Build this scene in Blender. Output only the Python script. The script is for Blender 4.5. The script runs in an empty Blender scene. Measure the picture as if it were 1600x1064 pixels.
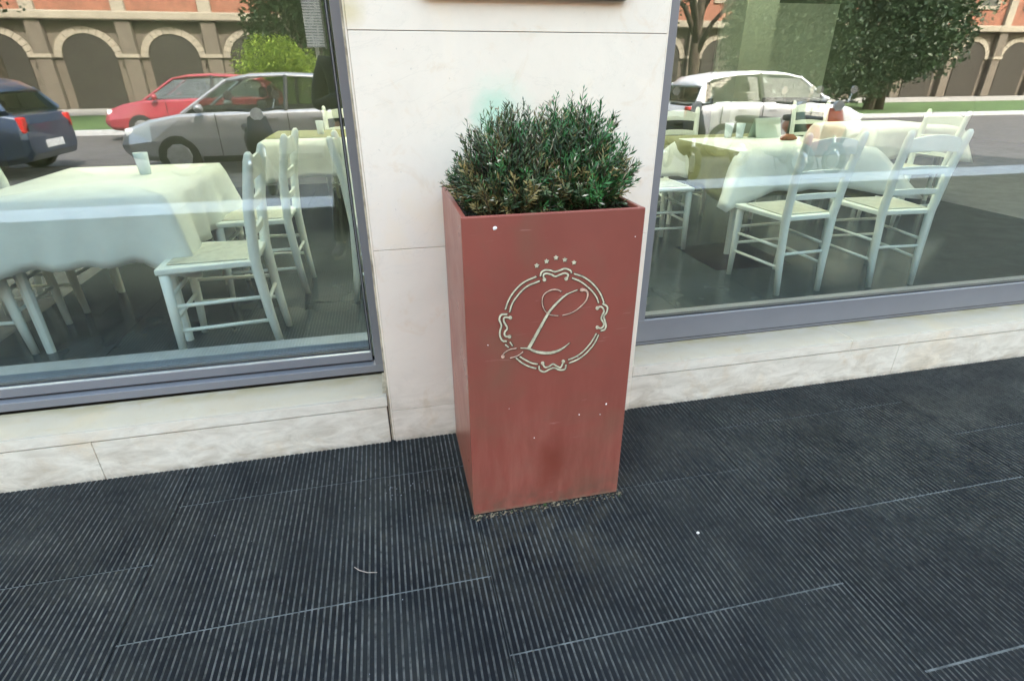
import bpy, bmesh, math, random
from mathutils import Vector, Matrix
R = math.radians
S = bpy.context.scene
COL = S.collection
random.seed(7)

# ---------------------------------------------------------------- camera
cam_data = bpy.data.cameras.new('camera')
cam = bpy.data.objects.new('camera', cam_data); COL.objects.link(cam)
cam_data.sensor_width = 36; cam_data.lens = 19.21; cam_data.clip_start = 0.02; cam_data.clip_end = 500
def cam_matrix(pitch, yaw, roll, loc):
    p, y, r = R(pitch), R(yaw), R(roll)
    f = Vector((math.sin(y)*math.cos(p), math.cos(y)*math.cos(p), math.sin(p)))
    rt = Vector((math.cos(y), -math.sin(y), 0)); up = rt.cross(f)
    r2 = rt*math.cos(r) + up*math.sin(r); u2 = -rt*math.sin(r) + up*math.cos(r)
    m = Matrix((r2, u2, -f)).transposed().to_4x4(); m.translation = loc
    return m
CAMLOC = Vector((0.2207, -1.8367, 1.3058))
cam.matrix_world = cam_matrix(-25.95, 12.62, -0.22, CAMLOC)
S.camera = cam

# ---------------------------------------------------------------- world and sun
SUN_EL, SUN_AZ = 47, 22          # azimuth measured from +y towards +x: the sun stands behind the shop, which is in open shade
w = bpy.data.worlds.new('World'); S.world = w; w.use_nodes = True
wn = w.node_tree; wn.nodes.clear()
wo = wn.nodes.new('ShaderNodeOutputWorld'); bg = wn.nodes.new('ShaderNodeBackground')
sky = wn.nodes.new('ShaderNodeTexSky'); sky.sky_type = 'NISHITA'; sky.sun_disc = False
sky.sun_elevation = R(SUN_EL); sky.sun_rotation = R(SUN_AZ); sky.dust_density = 3.4; sky.air_density = 2.3; sky.ozone_density = 0.4
bg.inputs['Strength'].default_value = 0.15
wn.links.new(sky.outputs[0], bg.inputs['Color']); wn.links.new(bg.outputs[0], wo.inputs['Surface'])
sl = bpy.data.lights.new('sun', 'SUN'); sl.energy = 2.6; sl.angle = R(0.5); sl.color = (1.0, 0.93, 0.84)
so = bpy.data.objects.new('sun', sl); COL.objects.link(so)
sd = Vector((math.sin(R(SUN_AZ))*math.cos(R(SUN_EL)), math.cos(R(SUN_AZ))*math.cos(R(SUN_EL)), math.sin(R(SUN_EL))))
so.rotation_euler = sd.to_track_quat('Z', 'Y').to_euler(); so.location = (3, 8, 14)

S.view_settings.view_transform = 'Standard'; S.view_settings.look = 'None'
S.view_settings.exposure = 3.28; S.view_settings.gamma = 1.0
S.view_settings.use_curve_mapping = False
S.render.engine = 'CYCLES'
cy = S.cycles
cy.use_denoising = True
cy.max_bounces = 10; cy.diffuse_bounces = 5; cy.glossy_bounces = 5; cy.transmission_bounces = 8; cy.transparent_max_bounces = 16
cy.sample_clamp_indirect = 8.0
cy.caustics_reflective = False; cy.caustics_refractive = False

# ---------------------------------------------------------------- materials
def new_mat(name):
    m = bpy.data.materials.new(name); m.use_nodes = True
    nt = m.node_tree; nt.nodes.clear()
    o = nt.nodes.new('ShaderNodeOutputMaterial'); b = nt.nodes.new('ShaderNodeBsdfPrincipled')
    nt.links.new(b.outputs[0], o.inputs['Surface'])
    return m, nt, b, o
def c4(c): return (c[0], c[1], c[2], 1)
def pos(nt, scale=(1,1,1), world=True):
    if world:
        g = nt.nodes.new('ShaderNodeNewGeometry'); out = g.outputs['Position']
    else:
        g = nt.nodes.new('ShaderNodeTexCoord'); out = g.outputs['Object']
    mp = nt.nodes.new('ShaderNodeMapping'); mp.inputs['Scale'].default_value = scale
    nt.links.new(out, mp.inputs['Vector']); return mp.outputs[0]
def noise(nt, vec, scale, detail=6, rough=0.6, dist=0.0):
    n = nt.nodes.new('ShaderNodeTexNoise'); n.inputs['Scale'].default_value = scale
    n.inputs['Detail'].default_value = detail; n.inputs['Roughness'].default_value = rough
    n.inputs['Distortion'].default_value = dist
    nt.links.new(vec, n.inputs['Vector']); return n.outputs['Fac']
def ramp(nt, fac, stops):
    r = nt.nodes.new('ShaderNodeValToRGB'); e = r.color_ramp.elements
    e[0].position, e[0].color = stops[0][0], c4(stops[0][1]); e[1].position, e[1].color = stops[-1][0], c4(stops[-1][1])
    for p, c in stops[1:-1]:
        x = e.new(p); x.color = c4(c)
    nt.links.new(fac, r.inputs['Fac']); return r.outputs['Color']
def mask(nt, fac, a, b, va=0.0, vb=1.0):
    r = nt.nodes.new('ShaderNodeMapRange'); r.clamp = True
    for k, v in zip(('From Min','From Max','To Min','To Max'), (a, b, va, vb)): r.inputs[k].default_value = v
    nt.links.new(fac, r.inputs['Value']); return r.outputs[0]
def mix(nt, fac, a, b, mode='MIX'):
    m = nt.nodes.new('ShaderNodeMix'); m.data_type = 'RGBA'; m.blend_type = mode
    for s, v in ((m.inputs['Factor'], fac), (m.inputs[6], a), (m.inputs[7], b)):
        if isinstance(v, (int, float)): s.default_value = v
        elif isinstance(v, tuple): s.default_value = c4(v)
        else: nt.links.new(v, s)
    return m.outputs[2]
def mathn(nt, op, a, b=0.0):
    m = nt.nodes.new('ShaderNodeMath'); m.operation = op
    for s, v in ((m.inputs[0], a), (m.inputs[1], b)):
        if isinstance(v, (int, float)): s.default_value = v
        else: nt.links.new(v, s)
    return m.outputs[0]
def bump(nt, b, h, strength, dist=0.01):
    n = nt.nodes.new('ShaderNodeBump'); n.inputs['Strength'].default_value = strength; n.inputs['Distance'].default_value = dist
    nt.links.new(h, n.inputs['Height']); nt.links.new(n.outputs[0], b.inputs['Normal'])
def axis(nt, k):
    g = nt.nodes.new('ShaderNodeNewGeometry'); s = nt.nodes.new('ShaderNodeSeparateXYZ')
    nt.links.new(g.outputs['Position'], s.inputs[0]); return s.outputs[k]
def plain(name, col, rough=0.6, metal=0.0, vary=0.25, scale=8, bmp=0.15, spec=0.5, coat=0.0):
    m, nt, b, o = new_mat(name)
    v = pos(nt, world=False); f = noise(nt, v, scale)
    lo = tuple(c*(1-vary) for c in col); hi = tuple(min(1, c*(1+vary)) for c in col)
    nt.links.new(ramp(nt, f, [(0.3, lo), (0.7, hi)]), b.inputs['Base Color'])
    b.inputs['Roughness'].default_value = rough; b.inputs['Metallic'].default_value = metal
    b.inputs['Specular IOR Level'].default_value = spec; b.inputs['Coat Weight'].default_value = coat
    if bmp: bump(nt, b, noise(nt, v, scale*14, 4), bmp, 0.002)
    return m

def stone_material(name, base, warm, dirt=1.0, stain=False):
    m, nt, b, o = new_mat(name)
    v = pos(nt)
    c = ramp(nt, noise(nt, v, 3.1, 8, 0.62, 0.6), [(0.30, tuple(x*0.93 for x in base)), (0.55, base), (0.75, warm)])
    blot = mask(nt, noise(nt, v, 5.3, 5, 0.7, 1.5), 0.56, 0.72)
    c = mix(nt, mathn(nt, 'MULTIPLY', blot, 0.6*dirt), c, tuple(x*y for x, y in zip(base, (0.90, 0.80, 0.68))))
    # grey mineral clouds and pale fossils
    cl = mask(nt, noise(nt, pos(nt, (1, 1, 1.6)), 11, 7, 0.7, 0.8), 0.55, 0.75)
    c = mix(nt, mathn(nt, 'MULTIPLY', cl, 0.26), c, tuple(x*0.80 for x in base))
    # thin veins
    n = noise(nt, v, 1.7, 9, 0.62, 1.0)
    vein = mask(nt, mathn(nt, 'ABSOLUTE', mathn(nt, 'SUBTRACT', n, 0.5)), 0.0, 0.004, 1, 0)
    c = mix(nt, mathn(nt, 'MULTIPLY', vein, 0.10), c, (0.30, 0.25, 0.20))
    # pits
    pit = mask(nt, noise(nt, v, 60, 3, 0.5), 0.70, 0.76)
    c = mix(nt, mathn(nt, 'MULTIPLY', pit, 0.35), c, (0.25, 0.22, 0.19))
    # splash dirt near the ground
    z = axis(nt, 2)
    low = mask(nt, z, 0.0, 0.34, 1, 0)
    sp = mathn(nt, 'MULTIPLY', low, mask(nt, noise(nt, pos(nt, (1, 1, 2.6)), 7, 7, 0.7, 0.6), 0.40, 0.66))
    c = mix(nt, mathn(nt, 'MULTIPLY', sp, 0.55*dirt), c, (0.36, 0.27, 0.18))
    rim = mathn(nt, 'MULTIPLY', mask(nt, z, 0.0, 0.022, 1, 0), mask(nt, noise(nt, v, 22, 5), 0.35, 0.6))
    c = mix(nt, mathn(nt, 'MULTIPLY', rim, 0.6), c, (0.16, 0.13, 0.10))
    if dirt > 1.3:
        back = mathn(nt, 'MULTIPLY', mask(nt, axis(nt, 1), 0.085, 0.165), mask(nt, noise(nt, pos(nt, (0.5, 1, 1)), 13, 6, 0.65), 0.38, 0.60))
        c = mix(nt, mathn(nt, 'MULTIPLY', back, 0.75), c, (0.27, 0.215, 0.095))
    if stain:
        g = nt.nodes.new('ShaderNodeNewGeometry')
        for ctr, rad, col, amt in (((0.575, 0, 1.185), 0.085, (0.27, 0.58, 0.40), 0.55), ((0.60, 0, 1.22), 0.12, (0.45, 0.68, 0.52), 0.28),
                                   ((0.165, 0, 1.47), 0.055, (0.60, 0.48, 0.26), 0.7), ((0.13, 0, 0.9), 0.05, (0.55, 0.45, 0.30), 0.25)):
            d = nt.nodes.new('ShaderNodeVectorMath'); d.operation = 'DISTANCE'; d.inputs[1].default_value = ctr
            nt.links.new(g.outputs['Position'], d.inputs[0])
            dd = mathn(nt, 'ADD', d.outputs['Value'], mathn(nt, 'MULTIPLY', mathn(nt, 'SUBTRACT', noise(nt, v, 14, 5, 0.65), 0.5), rad*1.1))
            c = mix(nt, mathn(nt, 'MULTIPLY', mask(nt, dd, rad*0.25, rad, 1, 0), amt), c, col)
    nt.links.new(c, b.inputs['Base Color'])
    b.inputs['Roughness'].default_value = 0.62; b.inputs['Specular IOR Level'].default_value = 0.35
    bump(nt, b, noise(nt, v, 45, 8, 0.7), 0.18, 0.003)
    return m

M = {}
M['stone'] = stone_material('limestone', (0.765, 0.658, 0.535), (0.79, 0.645, 0.47), 1.0, True)
M['sill'] = stone_material('sill_limestone', (0.36, 0.31, 0.24), (0.40, 0.32, 0.21), 1.4)
M['plinth'] = stone_material('plinth_limestone', (0.75, 0.665, 0.54), (0.76, 0.61, 0.43), 1.25)
M['joint'] = plain('joint_mortar', (0.24, 0.20, 0.16), 0.95)
M['joint_dark'] = plain('dirty_open_joint', (0.055, 0.045, 0.034), 0.95)
M['sealant'] = plain('weathered_stone_edge', (0.44, 0.36, 0.25), 0.85, vary=0.5, scale=20)
M['frame'] = plain('grey_aluminium', (0.20, 0.198, 0.208), 0.42, 0.25, vary=0.06, scale=3, bmp=0.04)
M['inner'] = plain('pale_blue_grey_reflection', (0.20, 0.25, 0.30), 0.4, vary=0.15)  # blue-grey imitates the ledge reflection low in the glass
M['gasket'] = plain('black_rubber', (0.012, 0.013, 0.014), 0.6)
M['bright'] = plain('bare_aluminium', (0.62, 0.64, 0.66), 0.3, 0.8, vary=0.1)
M['plaque'] = plain('brown_plaque', (0.10, 0.05, 0.025), 0.45)

def ridge_material():
    m, nt, b, o = new_mat('dark_ribbed_stone')
    v = pos(nt)
    c = ramp(nt, noise(nt, v, 2.1, 6, 0.6, 0.5), [(0.30, (0.0022, 0.0028, 0.0040)), (0.5, (0.0050, 0.0062, 0.0080)), (0.70, (0.0120, 0.0138, 0.0145))])
    dust = mask(nt, noise(nt, v, 5.0, 9, 0.72, 0.4), 0.50, 0.78)
    c = mix(nt, mathn(nt, 'MULTIPLY', dust, 0.5), c, (0.034, 0.035, 0.031))
    # pale dust gathered along the foot of the wall and around the planter
    y = axis(nt, 1); x = axis(nt, 0)
    wall = mask(nt, y, -0.50, 0.0)
    c = mix(nt, mathn(nt, 'MULTIPLY', mathn(nt, 'MULTIPLY', wall, mask(nt, noise(nt, v, 3.5, 6, 0.6), 0.30, 0.65)), 0.6), c, (0.036, 0.036, 0.031))
    g = nt.nodes.new('ShaderNodeNewGeometry'); d = nt.nodes.new('ShaderNodeVectorMath'); d.operation = 'DISTANCE'
    d.inputs[1].default_value = (0.60, -0.47, 0); nt.links.new(g.outputs['Position'], d.inputs[0])
    near = mathn(nt, 'MULTIPLY', mask(nt, d.outputs['Value'], 0.15, 0.48, 1, 0), mask(nt, noise(nt, v, 9, 8, 0.7), 0.42, 0.66))
    c = mix(nt, mathn(nt, 'MULTIPLY', near, 0.7), c, (0.046, 0.040, 0.027))
    spk = mask(nt, noise(nt, v, 170, 2, 0.5), 0.72, 0.78)
    c = mix(nt, mathn(nt, 'MULTIPLY', spk, 0.5), c, (0.12, 0.12, 0.12))
    nt.links.new(c, b.inputs['Base Color'])
    nt.links.new(mask(nt, noise(nt, v, 6, 6, 0.6), 0.3, 0.7, 0.42, 0.68), b.inputs['Roughness'])
    b.inputs['Specular IOR Level'].default_value = 0.10
    bump(nt, b, noise(nt, v, 130, 5, 0.7), 0.35, 0.002)
    return m
def groove_material(name, lo, hi):
    m, nt, b, o = new_mat(name)
    v = pos(nt)
    n = noise(nt, v, 4.0, 9, 0.75, 0.3)
    c = ramp(nt, n, [(0.32, lo), (0.62, hi)])
    c = mix(nt, mask(nt, noise(nt, v, 40, 4, 0.6), 0.45, 0.7), c, tuple(x*0.45 for x in lo))
    nt.links.new(c, b.inputs['Base Color']); b.inputs['Roughness'].default_value = 0.9
    bump(nt, b, noise(nt, v, 200, 4, 0.7), 0.4, 0.002)
    return m
M['ridge'] = ridge_material()
M['groove'] = groove_material('groove_dust', (0.020, 0.022, 0.022), (0.128, 0.127, 0.115))
M['bed'] = groove_material('joint_dust', (0.075, 0.080, 0.077), (0.135, 0.138, 0.130))

def planter_material(side=False):
    m, nt, b, o = new_mat('oxide_red_paint_side' if side else 'oxide_red_paint')
    v = pos(nt)
    base = (0.225, 0.058, 0.040)
    c = ramp(nt, noise(nt, v, 2.4, 5, 0.55), [(0.3, tuple(x*0.90 for x in base)), (0.7, tuple(x*1.1 for x in base))])
    # rubbed, chalky paint low down and dull vertical runs
    z = axis(nt, 2)
    low = mask(nt, z, 0.0, 0.62, 1, 0)
    st = mask(nt, noise(nt, pos(nt, (1, 1, 0.16)), 15, 6, 0.65, 0.25), 0.44, 0.68)
    c = mix(nt, mathn(nt, 'MULTIPLY', mathn(nt, 'MULTIPLY', low, st), 0.62), c, (0.36, 0.135, 0.095))
    br = mask(nt, noise(nt, v, 3.6, 6, 0.6, 0.4), 0.5, 0.72)
    c = mix(nt, mathn(nt, 'MULTIPLY', br, 0.60), c, (0.175, 0.082, 0.050))
    # darker damp patch
    g = nt.nodes.new('ShaderNodeNewGeometry')
    mp = nt.nodes.new('ShaderNodeMapping'); mp.inputs['Scale'].default_value = (1, 1, 0.45)
    d = nt.nodes.new('ShaderNodeVectorMath'); d.operation = 'DISTANCE'; d.inputs[1].default_value = (0.655, -0.476, 0.08)
    nt.links.new(g.outputs['Position'], mp.inputs[0]); nt.links.new(mp.outputs[0], d.inputs[0])
    dd = mathn(nt, 'ADD', d.outputs['Value'], mathn(nt, 'MULTIPLY', mathn(nt, 'SUBTRACT', noise(nt, pos(nt, (1,1,0.3)), 26, 5, 0.6), 0.5), 0.09))
    c = mix(nt, mathn(nt, 'MULTIPLY', mask(nt, dd, 0.010, 0.060, 1, 0), 0.75), c, (0.175, 0.035, 0.020))
    # grime at the foot
    rim = mathn(nt, 'MULTIPLY', mask(nt, z, 0.0, 0.10, 1, 0), mask(nt, noise(nt, v, 16, 7, 0.7), 0.42, 0.62))
    c = mix(nt, mathn(nt, 'MULTIPLY', rim, 0.8), c, (0.10, 0.070, 0.045))
    edge = mathn(nt, 'MULTIPLY', mask(nt, z, 0.0, 0.018, 1, 0), mask(nt, noise(nt, v, 38, 5, 0.7), 0.38, 0.55))
    c = mix(nt, mathn(nt, 'MULTIPLY', edge, 0.9), c, (0.23, 0.17, 0.11))
    # scratches
    sc = mask(nt, noise(nt, pos(nt, (0.14, 1, 1.3)), 70, 3, 0.5, 0.4), 0.70, 0.76)
    c = mix(nt, mathn(nt, 'MULTIPLY', sc, 0.4), c, (0.42, 0.22, 0.19))
    # vertical drip marks running down the lower half
    dr = mathn(nt, 'MULTIPLY', mask(nt, noise(nt, pos(nt, (1, 1, 0.05)), 34, 3, 0.5, 0.1), 0.60, 0.68), mask(nt, noise(nt, pos(nt, (1, 1, 0.5)), 6, 4, 0.6), 0.50, 0.66))
    c = mix(nt, mathn(nt, 'MULTIPLY', mathn(nt, 'MULTIPLY', dr, mask(nt, z, 0.35, 0.60, 1, 0)), 0.55), c, (0.16, 0.065, 0.045))
    nt.links.new(c, b.inputs['Base Color'])
    nt.links.new(mask(nt, noise(nt, v, 7, 5, 0.6), 0.3, 0.7, 0.40 if not side else 0.26, 0.56 if not side else 0.38), b.inputs['Roughness'])
    b.inputs['Specular IOR Level'].default_value = 0.4 if not side else 0.6
    bump(nt, b, noise(nt, v, 24, 6, 0.6), 0.10, 0.003)
    return m
M['planter'] = planter_material(); M['planter_side'] = planter_material(True)
M['inside'] = plain('bare_brown_metal', (0.055, 0.030, 0.022), 0.6, vary=0.4)
M['soil'] = plain('dark_potting_soil', (0.022, 0.015, 0.009), 0.95, vary=0.6, scale=30, bmp=0.8)
M['cream'] = plain('worn_cream_paint', (0.50, 0.44, 0.30), 0.45, vary=0.4, scale=60, bmp=0.1)
M['rose'] = plain('worn_pink_cream_paint', (0.52, 0.32, 0.23), 0.45, vary=0.4, scale=60, bmp=0.1)
M['shade'] = plain('dark_outline_shadow', (0.045, 0.032, 0.020), 0.6)  # dark outline and painted relief shadow of the emblem
M['white_chip'] = plain('white_chip', (0.80, 0.74, 0.68), 0.7, vary=0.1)

def leaf(name, a, b_):
    m, nt, b, o = new_mat(name)
    oi = nt.nodes.new('ShaderNodeNewGeometry')
    c = ramp(nt, oi.outputs['Random Per Island'], [(0.0, a), (1.0, b_)])
    nt.links.new(c, b.inputs['Base Color']); b.inputs['Roughness'].default_value = 0.5
    tr = nt.nodes.new('ShaderNodeBsdfTranslucent'); nt.links.new(c, tr.inputs['Color'])
    ms = nt.nodes.new('ShaderNodeMixShader'); ms.inputs[0].default_value = 0.2
    nt.links.new(b.outputs[0], ms.inputs[1]); nt.links.new(tr.outputs[0], ms.inputs[2]); nt.links.new(ms.outputs[0], o.inputs['Surface'])
    return m
M['leaf_dark'] = leaf('dark_green_leaf', (0.010, 0.026, 0.007), (0.055, 0.098, 0.026))
M['leaf_blue'] = leaf('grey_green_leaf', (0.035, 0.062, 0.026), (0.17, 0.21, 0.095))
M['leaf_mid'] = leaf('green_leaf', (0.020, 0.095, 0.022), (0.07, 0.22, 0.055))
M['leaf_dry'] = leaf('yellowed_leaf', (0.15, 0.12, 0.035), (0.34, 0.26, 0.10))
M['leaf_pale'] = leaf('pale_tip', (0.35, 0.30, 0.20), (0.62, 0.54, 0.40))
M['twig'] = plain('brown_twig', (0.055, 0.036, 0.022), 0.8)

def glass_material(name, r0, tint):
    # clear pane: Schlick reflectance over a slightly green see-through body
    m, nt, b, o = new_mat(name); nt.nodes.remove(b)
    lw = nt.nodes.new('ShaderNodeLayerWeight'); lw.inputs['Blend'].default_value = 0.5
    f = mathn(nt, 'ADD', mathn(nt, 'MULTIPLY', mathn(nt, 'POWER', lw.outputs['Facing'], 4.0), 1-r0), r0)
    tr = nt.nodes.new('ShaderNodeBsdfTransparent'); tr.inputs['Color'].default_value = c4(tint)
    gl = nt.nodes.new('ShaderNodeBsdfGlossy'); gl.inputs['Roughness'].default_value = 0.012; gl.inputs['Color'].default_value = (0.95, 0.96, 0.95, 1)
    ms = nt.nodes.new('ShaderNodeMixShader')
    nt.links.new(f, ms.inputs[0]); nt.links.new(tr.outputs[0], ms.inputs[1]); nt.links.new(gl.outputs[0], ms.inputs[2])
    nt.links.new(ms.outputs[0], o.inputs['Surface'])
    return m
M['glass'] = glass_material('window_glass', 0.15, (0.96, 0.985, 0.965))

M['chair'] = plain('mint_white_paint', (0.78, 0.84, 0.77), 0.4, vary=0.06, scale=5, bmp=0.05)
M['rush'] = plain('pale_rush_seat', (0.50, 0.52, 0.42), 0.8, vary=0.2, scale=30)
M['cloth'] = plain('white_tablecloth', (0.70, 0.75, 0.69), 0.9, vary=0.06, scale=6, bmp=0.1)
M['olive'] = plain('olive_tablecloth', (0.24, 0.25, 0.12), 0.85, vary=0.15, scale=6, bmp=0.1)
M['wood'] = plain('pale_table_wood', (0.30, 0.22, 0.14), 0.6)
M['tile'] = plain('grey_floor_tile', (0.058, 0.070, 0.068), 0.16, vary=0.25, scale=2.5, bmp=0.02)
M['tile_dark'] = plain('dark_brown_floor_tile', (0.022, 0.015, 0.016), 0.3, vary=0.2, scale=4)
M['grout'] = plain('floor_grout', (0.10, 0.11, 0.11), 0.9)
M['in_wall'] = plain('sage_wall', (0.055, 0.065, 0.042), 0.9, vary=0.12, scale=1.5)
M['in_pillar'] = plain('pale_sage_pillar', (0.24, 0.28, 0.21), 0.8, vary=0.08, scale=1.5)
M['ceiling'] = plain('white_ceiling', (0.75, 0.75, 0.72), 0.9, vary=0.03)
M['napkin'] = plain('rust_napkin', (0.35, 0.13, 0.06), 0.8)
M['tumbler'] = plain('frosted_glassware', (0.62, 0.72, 0.74), 0.15, vary=0.1)
M['menu'] = plain('pale_menu_card', (0.55, 0.64, 0.52), 0.6, vary=0.05)

M['asphalt'] = plain('asphalt', (0.065, 0.062, 0.066), 0.9, vary=0.3, scale=3, bmp=0.4)
M['kerb'] = plain('pale_kerb_stone', (0.34, 0.35, 0.38), 0.8, vary=0.15, scale=5)
M['paint'] = plain('road_paint', (0.65, 0.65, 0.65), 0.7)
M['grass'] = plain('lawn_green', (0.045, 0.09, 0.025), 0.95, vary=0.4, scale=2)
M['far_pave'] = plain('far_paving', (0.25, 0.24, 0.23), 0.9)
M['brick'] = plain('orange_brick', (0.21, 0.085, 0.055), 0.85, vary=0.2, scale=3)
M['pale_stone'] = plain('pale_building_stone', (0.24, 0.21, 0.17), 0.85, vary=0.15, scale=1)
M['grey_stone'] = plain('brown_grey_stone', (0.10, 0.082, 0.066), 0.85, vary=0.2, scale=1)
M['dark_open'] = plain('arch_shade_dark', (0.016, 0.012, 0.010), 0.6)  # near-black colour for the shade inside the arches
M['pane_dark'] = plain('dark_window_pane', (0.04, 0.05, 0.06), 0.1, bmp=0)
M['bark'] = plain('dark_bark', (0.045, 0.033, 0.024), 0.95, vary=0.4, scale=12, bmp=0.6)
M['crown'] = leaf('tree_leaf', (0.010, 0.028, 0.010), (0.030, 0.062, 0.020))
M['bushleaf'] = leaf('yellow_green_leaf', (0.13, 0.22, 0.03), (0.30, 0.40, 0.06))
M['silver'] = plain('silver_car_paint', (0.34, 0.34, 0.36), 0.28, 0.5, vary=0.03, bmp=0, coat=0.6)
M['white_car'] = plain('white_car_paint', (0.72, 0.72, 0.76), 0.3, 0, vary=0.03, bmp=0, coat=0.6)
M['dark_car'] = plain('dark_blue_car_paint', (0.03, 0.05, 0.10), 0.3, 0.3, vary=0.05, bmp=0, coat=0.6)
M['red_car'] = plain('red_car_paint', (0.24, 0.03, 0.045), 0.3, 0, vary=0.05, bmp=0, coat=0.6)
M['car_glass'] = plain('car_window_glass', (0.035, 0.05, 0.045), 0.06, 0, vary=0.1, bmp=0, spec=0.8)
M['tyre'] = plain('tyre_rubber', (0.018, 0.018, 0.018), 0.85)
M['rim'] = plain('alloy_rim', (0.45, 0.45, 0.46), 0.35, 0.8, bmp=0)
M['lamp_red'] = plain('tail_lamp_red', (0.45, 0.02, 0.02), 0.2, bmp=0)
M['lamp_clear'] = plain('headlamp_clear', (0.7, 0.72, 0.75), 0.15, bmp=0)
M['black'] = plain('black_plastic', (0.015, 0.015, 0.017), 0.5)
M['chrome'] = plain('chrome', (0.8, 0.8, 0.8), 0.15, 1.0, vary=0.02, bmp=0)
M['orange'] = plain('orange_red_fairing', (0.50, 0.09, 0.03), 0.35)
M['green_fair'] = plain('dark_green_fairing', (0.02, 0.07, 0.04), 0.35)
M['skin'] = plain('skin', (0.50, 0.27, 0.19), 0.55, vary=0.08)
M['jacket'] = plain('black_jacket_cloth', (0.014, 0.014, 0.017), 0.85, vary=0.3, scale=20, bmp=0.3)
M['trouser'] = plain('black_trouser_cloth', (0.012, 0.013, 0.016), 0.9, vary=0.3, scale=20, bmp=0.3)
M['shoe'] = plain('black_shoe_leather', (0.02, 0.017, 0.017), 0.4)
M['sole'] = plain('grey_shoe_sole', (0.20, 0.16, 0.15), 0.8)
M['hair'] = plain('dark_brown_hair', (0.03, 0.018, 0.012), 0.6, scale=40)
m, nt, b, o = new_mat('added_light_diffuser'); nt.nodes.remove(b)  # diffuser for unseen ceiling panels added to brighten the dining room
tr = nt.nodes.new('ShaderNodeBsdfTranslucent'); tr.inputs['Color'].default_value = (0.66, 0.68, 0.63, 1); nt.links.new(tr.outputs[0], o.inputs['Surface']); M['frosted'] = m
def board_material():
    m, nt, b, o = new_mat('timetable_print')
    v = pos(nt, world=False)
    wv = nt.nodes.new('ShaderNodeTexWave'); wv.wave_type = 'BANDS'; wv.bands_direction = 'Z'; wv.inputs['Scale'].default_value = 11
    nt.links.new(v, wv.inputs['Vector'])
    n = noise(nt, pos(nt, (1, 1, 0.2), False), 45, 3)
    c = mix(nt, mathn(nt, 'MULTIPLY', mask(nt, wv.outputs['Fac'], 0.45, 0.6), mask(nt, n, 0.36, 0.5)), (0.70, 0.72, 0.74), (0.26, 0.28, 0.32))
    nt.links.new(c, b.inputs['Base Color']); b.inputs['Roughness'].default_value = 0.5
    return m
M['board'] = board_material()

# ---------------------------------------------------------------- helpers
class MB:
    def __init__(s): s.v = []; s.f = []; s.m = []
    def add(s, vs, fs, mi=0):
        n = len(s.v); s.v += [tuple(v) for v in vs]; s.f += [tuple(n+i for i in f) for f in fs]; s.m += [mi]*len(fs)
    def box(s, x0, x1, y0, y1, z0, z1, mi=0, mat=None):
        vs = [(x, y, z) for z in (z0, z1) for y in (y0, y1) for x in (x0, x1)]
        if mat is not None: vs = [mat @ Vector(v) for v in vs]
        s.add(vs, [(0,2,3,1), (4,5,7,6), (0,1,5,4), (2,6,7,3), (0,4,6,2), (1,3,7,5)], mi)
    def tube(s, pts, rad, n=8, mi=0, cap=True, flat=1.0):
        pts = [Vector(p) for p in pts]
        rad = rad if isinstance(rad, (list, tuple)) else [rad]*len(pts)
        rings = []; prev = None
        for i, p in enumerate(pts):
            t = (pts[min(i+1, len(pts)-1)] - pts[max(i-1, 0)])
            t = t.normalized() if t.length > 1e-9 else Vector((0, 0, 1))
            if prev is None:
                a = Vector((0, 0, 1)) if abs(t.z) < 0.9 else Vector((1, 0, 0)); u = t.cross(a).normalized()
            else:
                u = (prev - t*prev.dot(t)); u = u.normalized() if u.length > 1e-6 else t.orthogonal().normalized()
            prev = u; w_ = t.cross(u)
            rings.append([p + (u*math.cos(2*math.pi*k/n) + w_*math.sin(2*math.pi*k/n)*flat)*rad[i] for k in range(n)])
        vs = [v for r in rings for v in r]; fs = []
        for i in range(len(rings)-1):
            for k in range(n):
                a, b_ = i*n+k, i*n+(k+1) % n
                fs.append((a, b_, b_+n, a+n))
        if cap: fs += [tuple(range(n-1, -1, -1)), tuple((len(rings)-1)*n+k for k in range(n))]
        s.add(vs, fs, mi)
    def build(s, name, mats, parent=None, smooth=False, bevel=0.0, loc=None):
        me = bpy.data.meshes.new(name); me.from_pydata(s.v, [], s.f)
        mats = mats if isinstance(mats, (list, tuple)) else [mats]
        for m in mats: me.materials.append(m)
        me.polygons.foreach_set('material_index', s.m)
        if smooth: me.polygons.foreach_set('use_smooth', [True]*len(s.f))
        me.update()
        o = bpy.data.objects.new(name, me); COL.objects.link(o)
        if parent: o.parent = parent
        if loc: o.location = loc
        if bevel:
            bm = o.modifiers.new('edge', 'BEVEL'); bm.width = bevel; bm.segments = 2; bm.limit_method = 'ANGLE'
        return o
def boxes(name, mats, lst, parent=None, bevel=0.0, **k):
    m = MB()
    for b in lst: m.box(*b)
    return m.build(name, mats, parent, bevel=bevel, **k)
def tag(o, label, cat, group=None):
    o['label'] = label; o['category'] = cat
    if group: o['group'] = group
    return o
def struct(o): o['kind'] = 'structure'; return o
def stuff(o): o['kind'] = 'stuff'; return o
def thing(name, label, cat, loc=(0,0,0), rz=0.0, group=None):
    o = bpy.data.objects.new(name, None); COL.objects.link(o); o.location = loc; o.rotation_euler = (0, 0, rz)
    o.empty_display_size = 0.1
    return tag(o, label, cat, group)
def copy_tree(o, parent=None):
    c = o.copy(); COL.objects.link(c)
    if parent: c.parent = parent
    for ch in o.children: copy_tree(ch, c)
    return c
def dup(o, loc, rz, label, mats=None):
    c = copy_tree(o); c.location = loc; c.rotation_euler = (0, 0, rz); c['label'] = label
    return c

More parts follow.
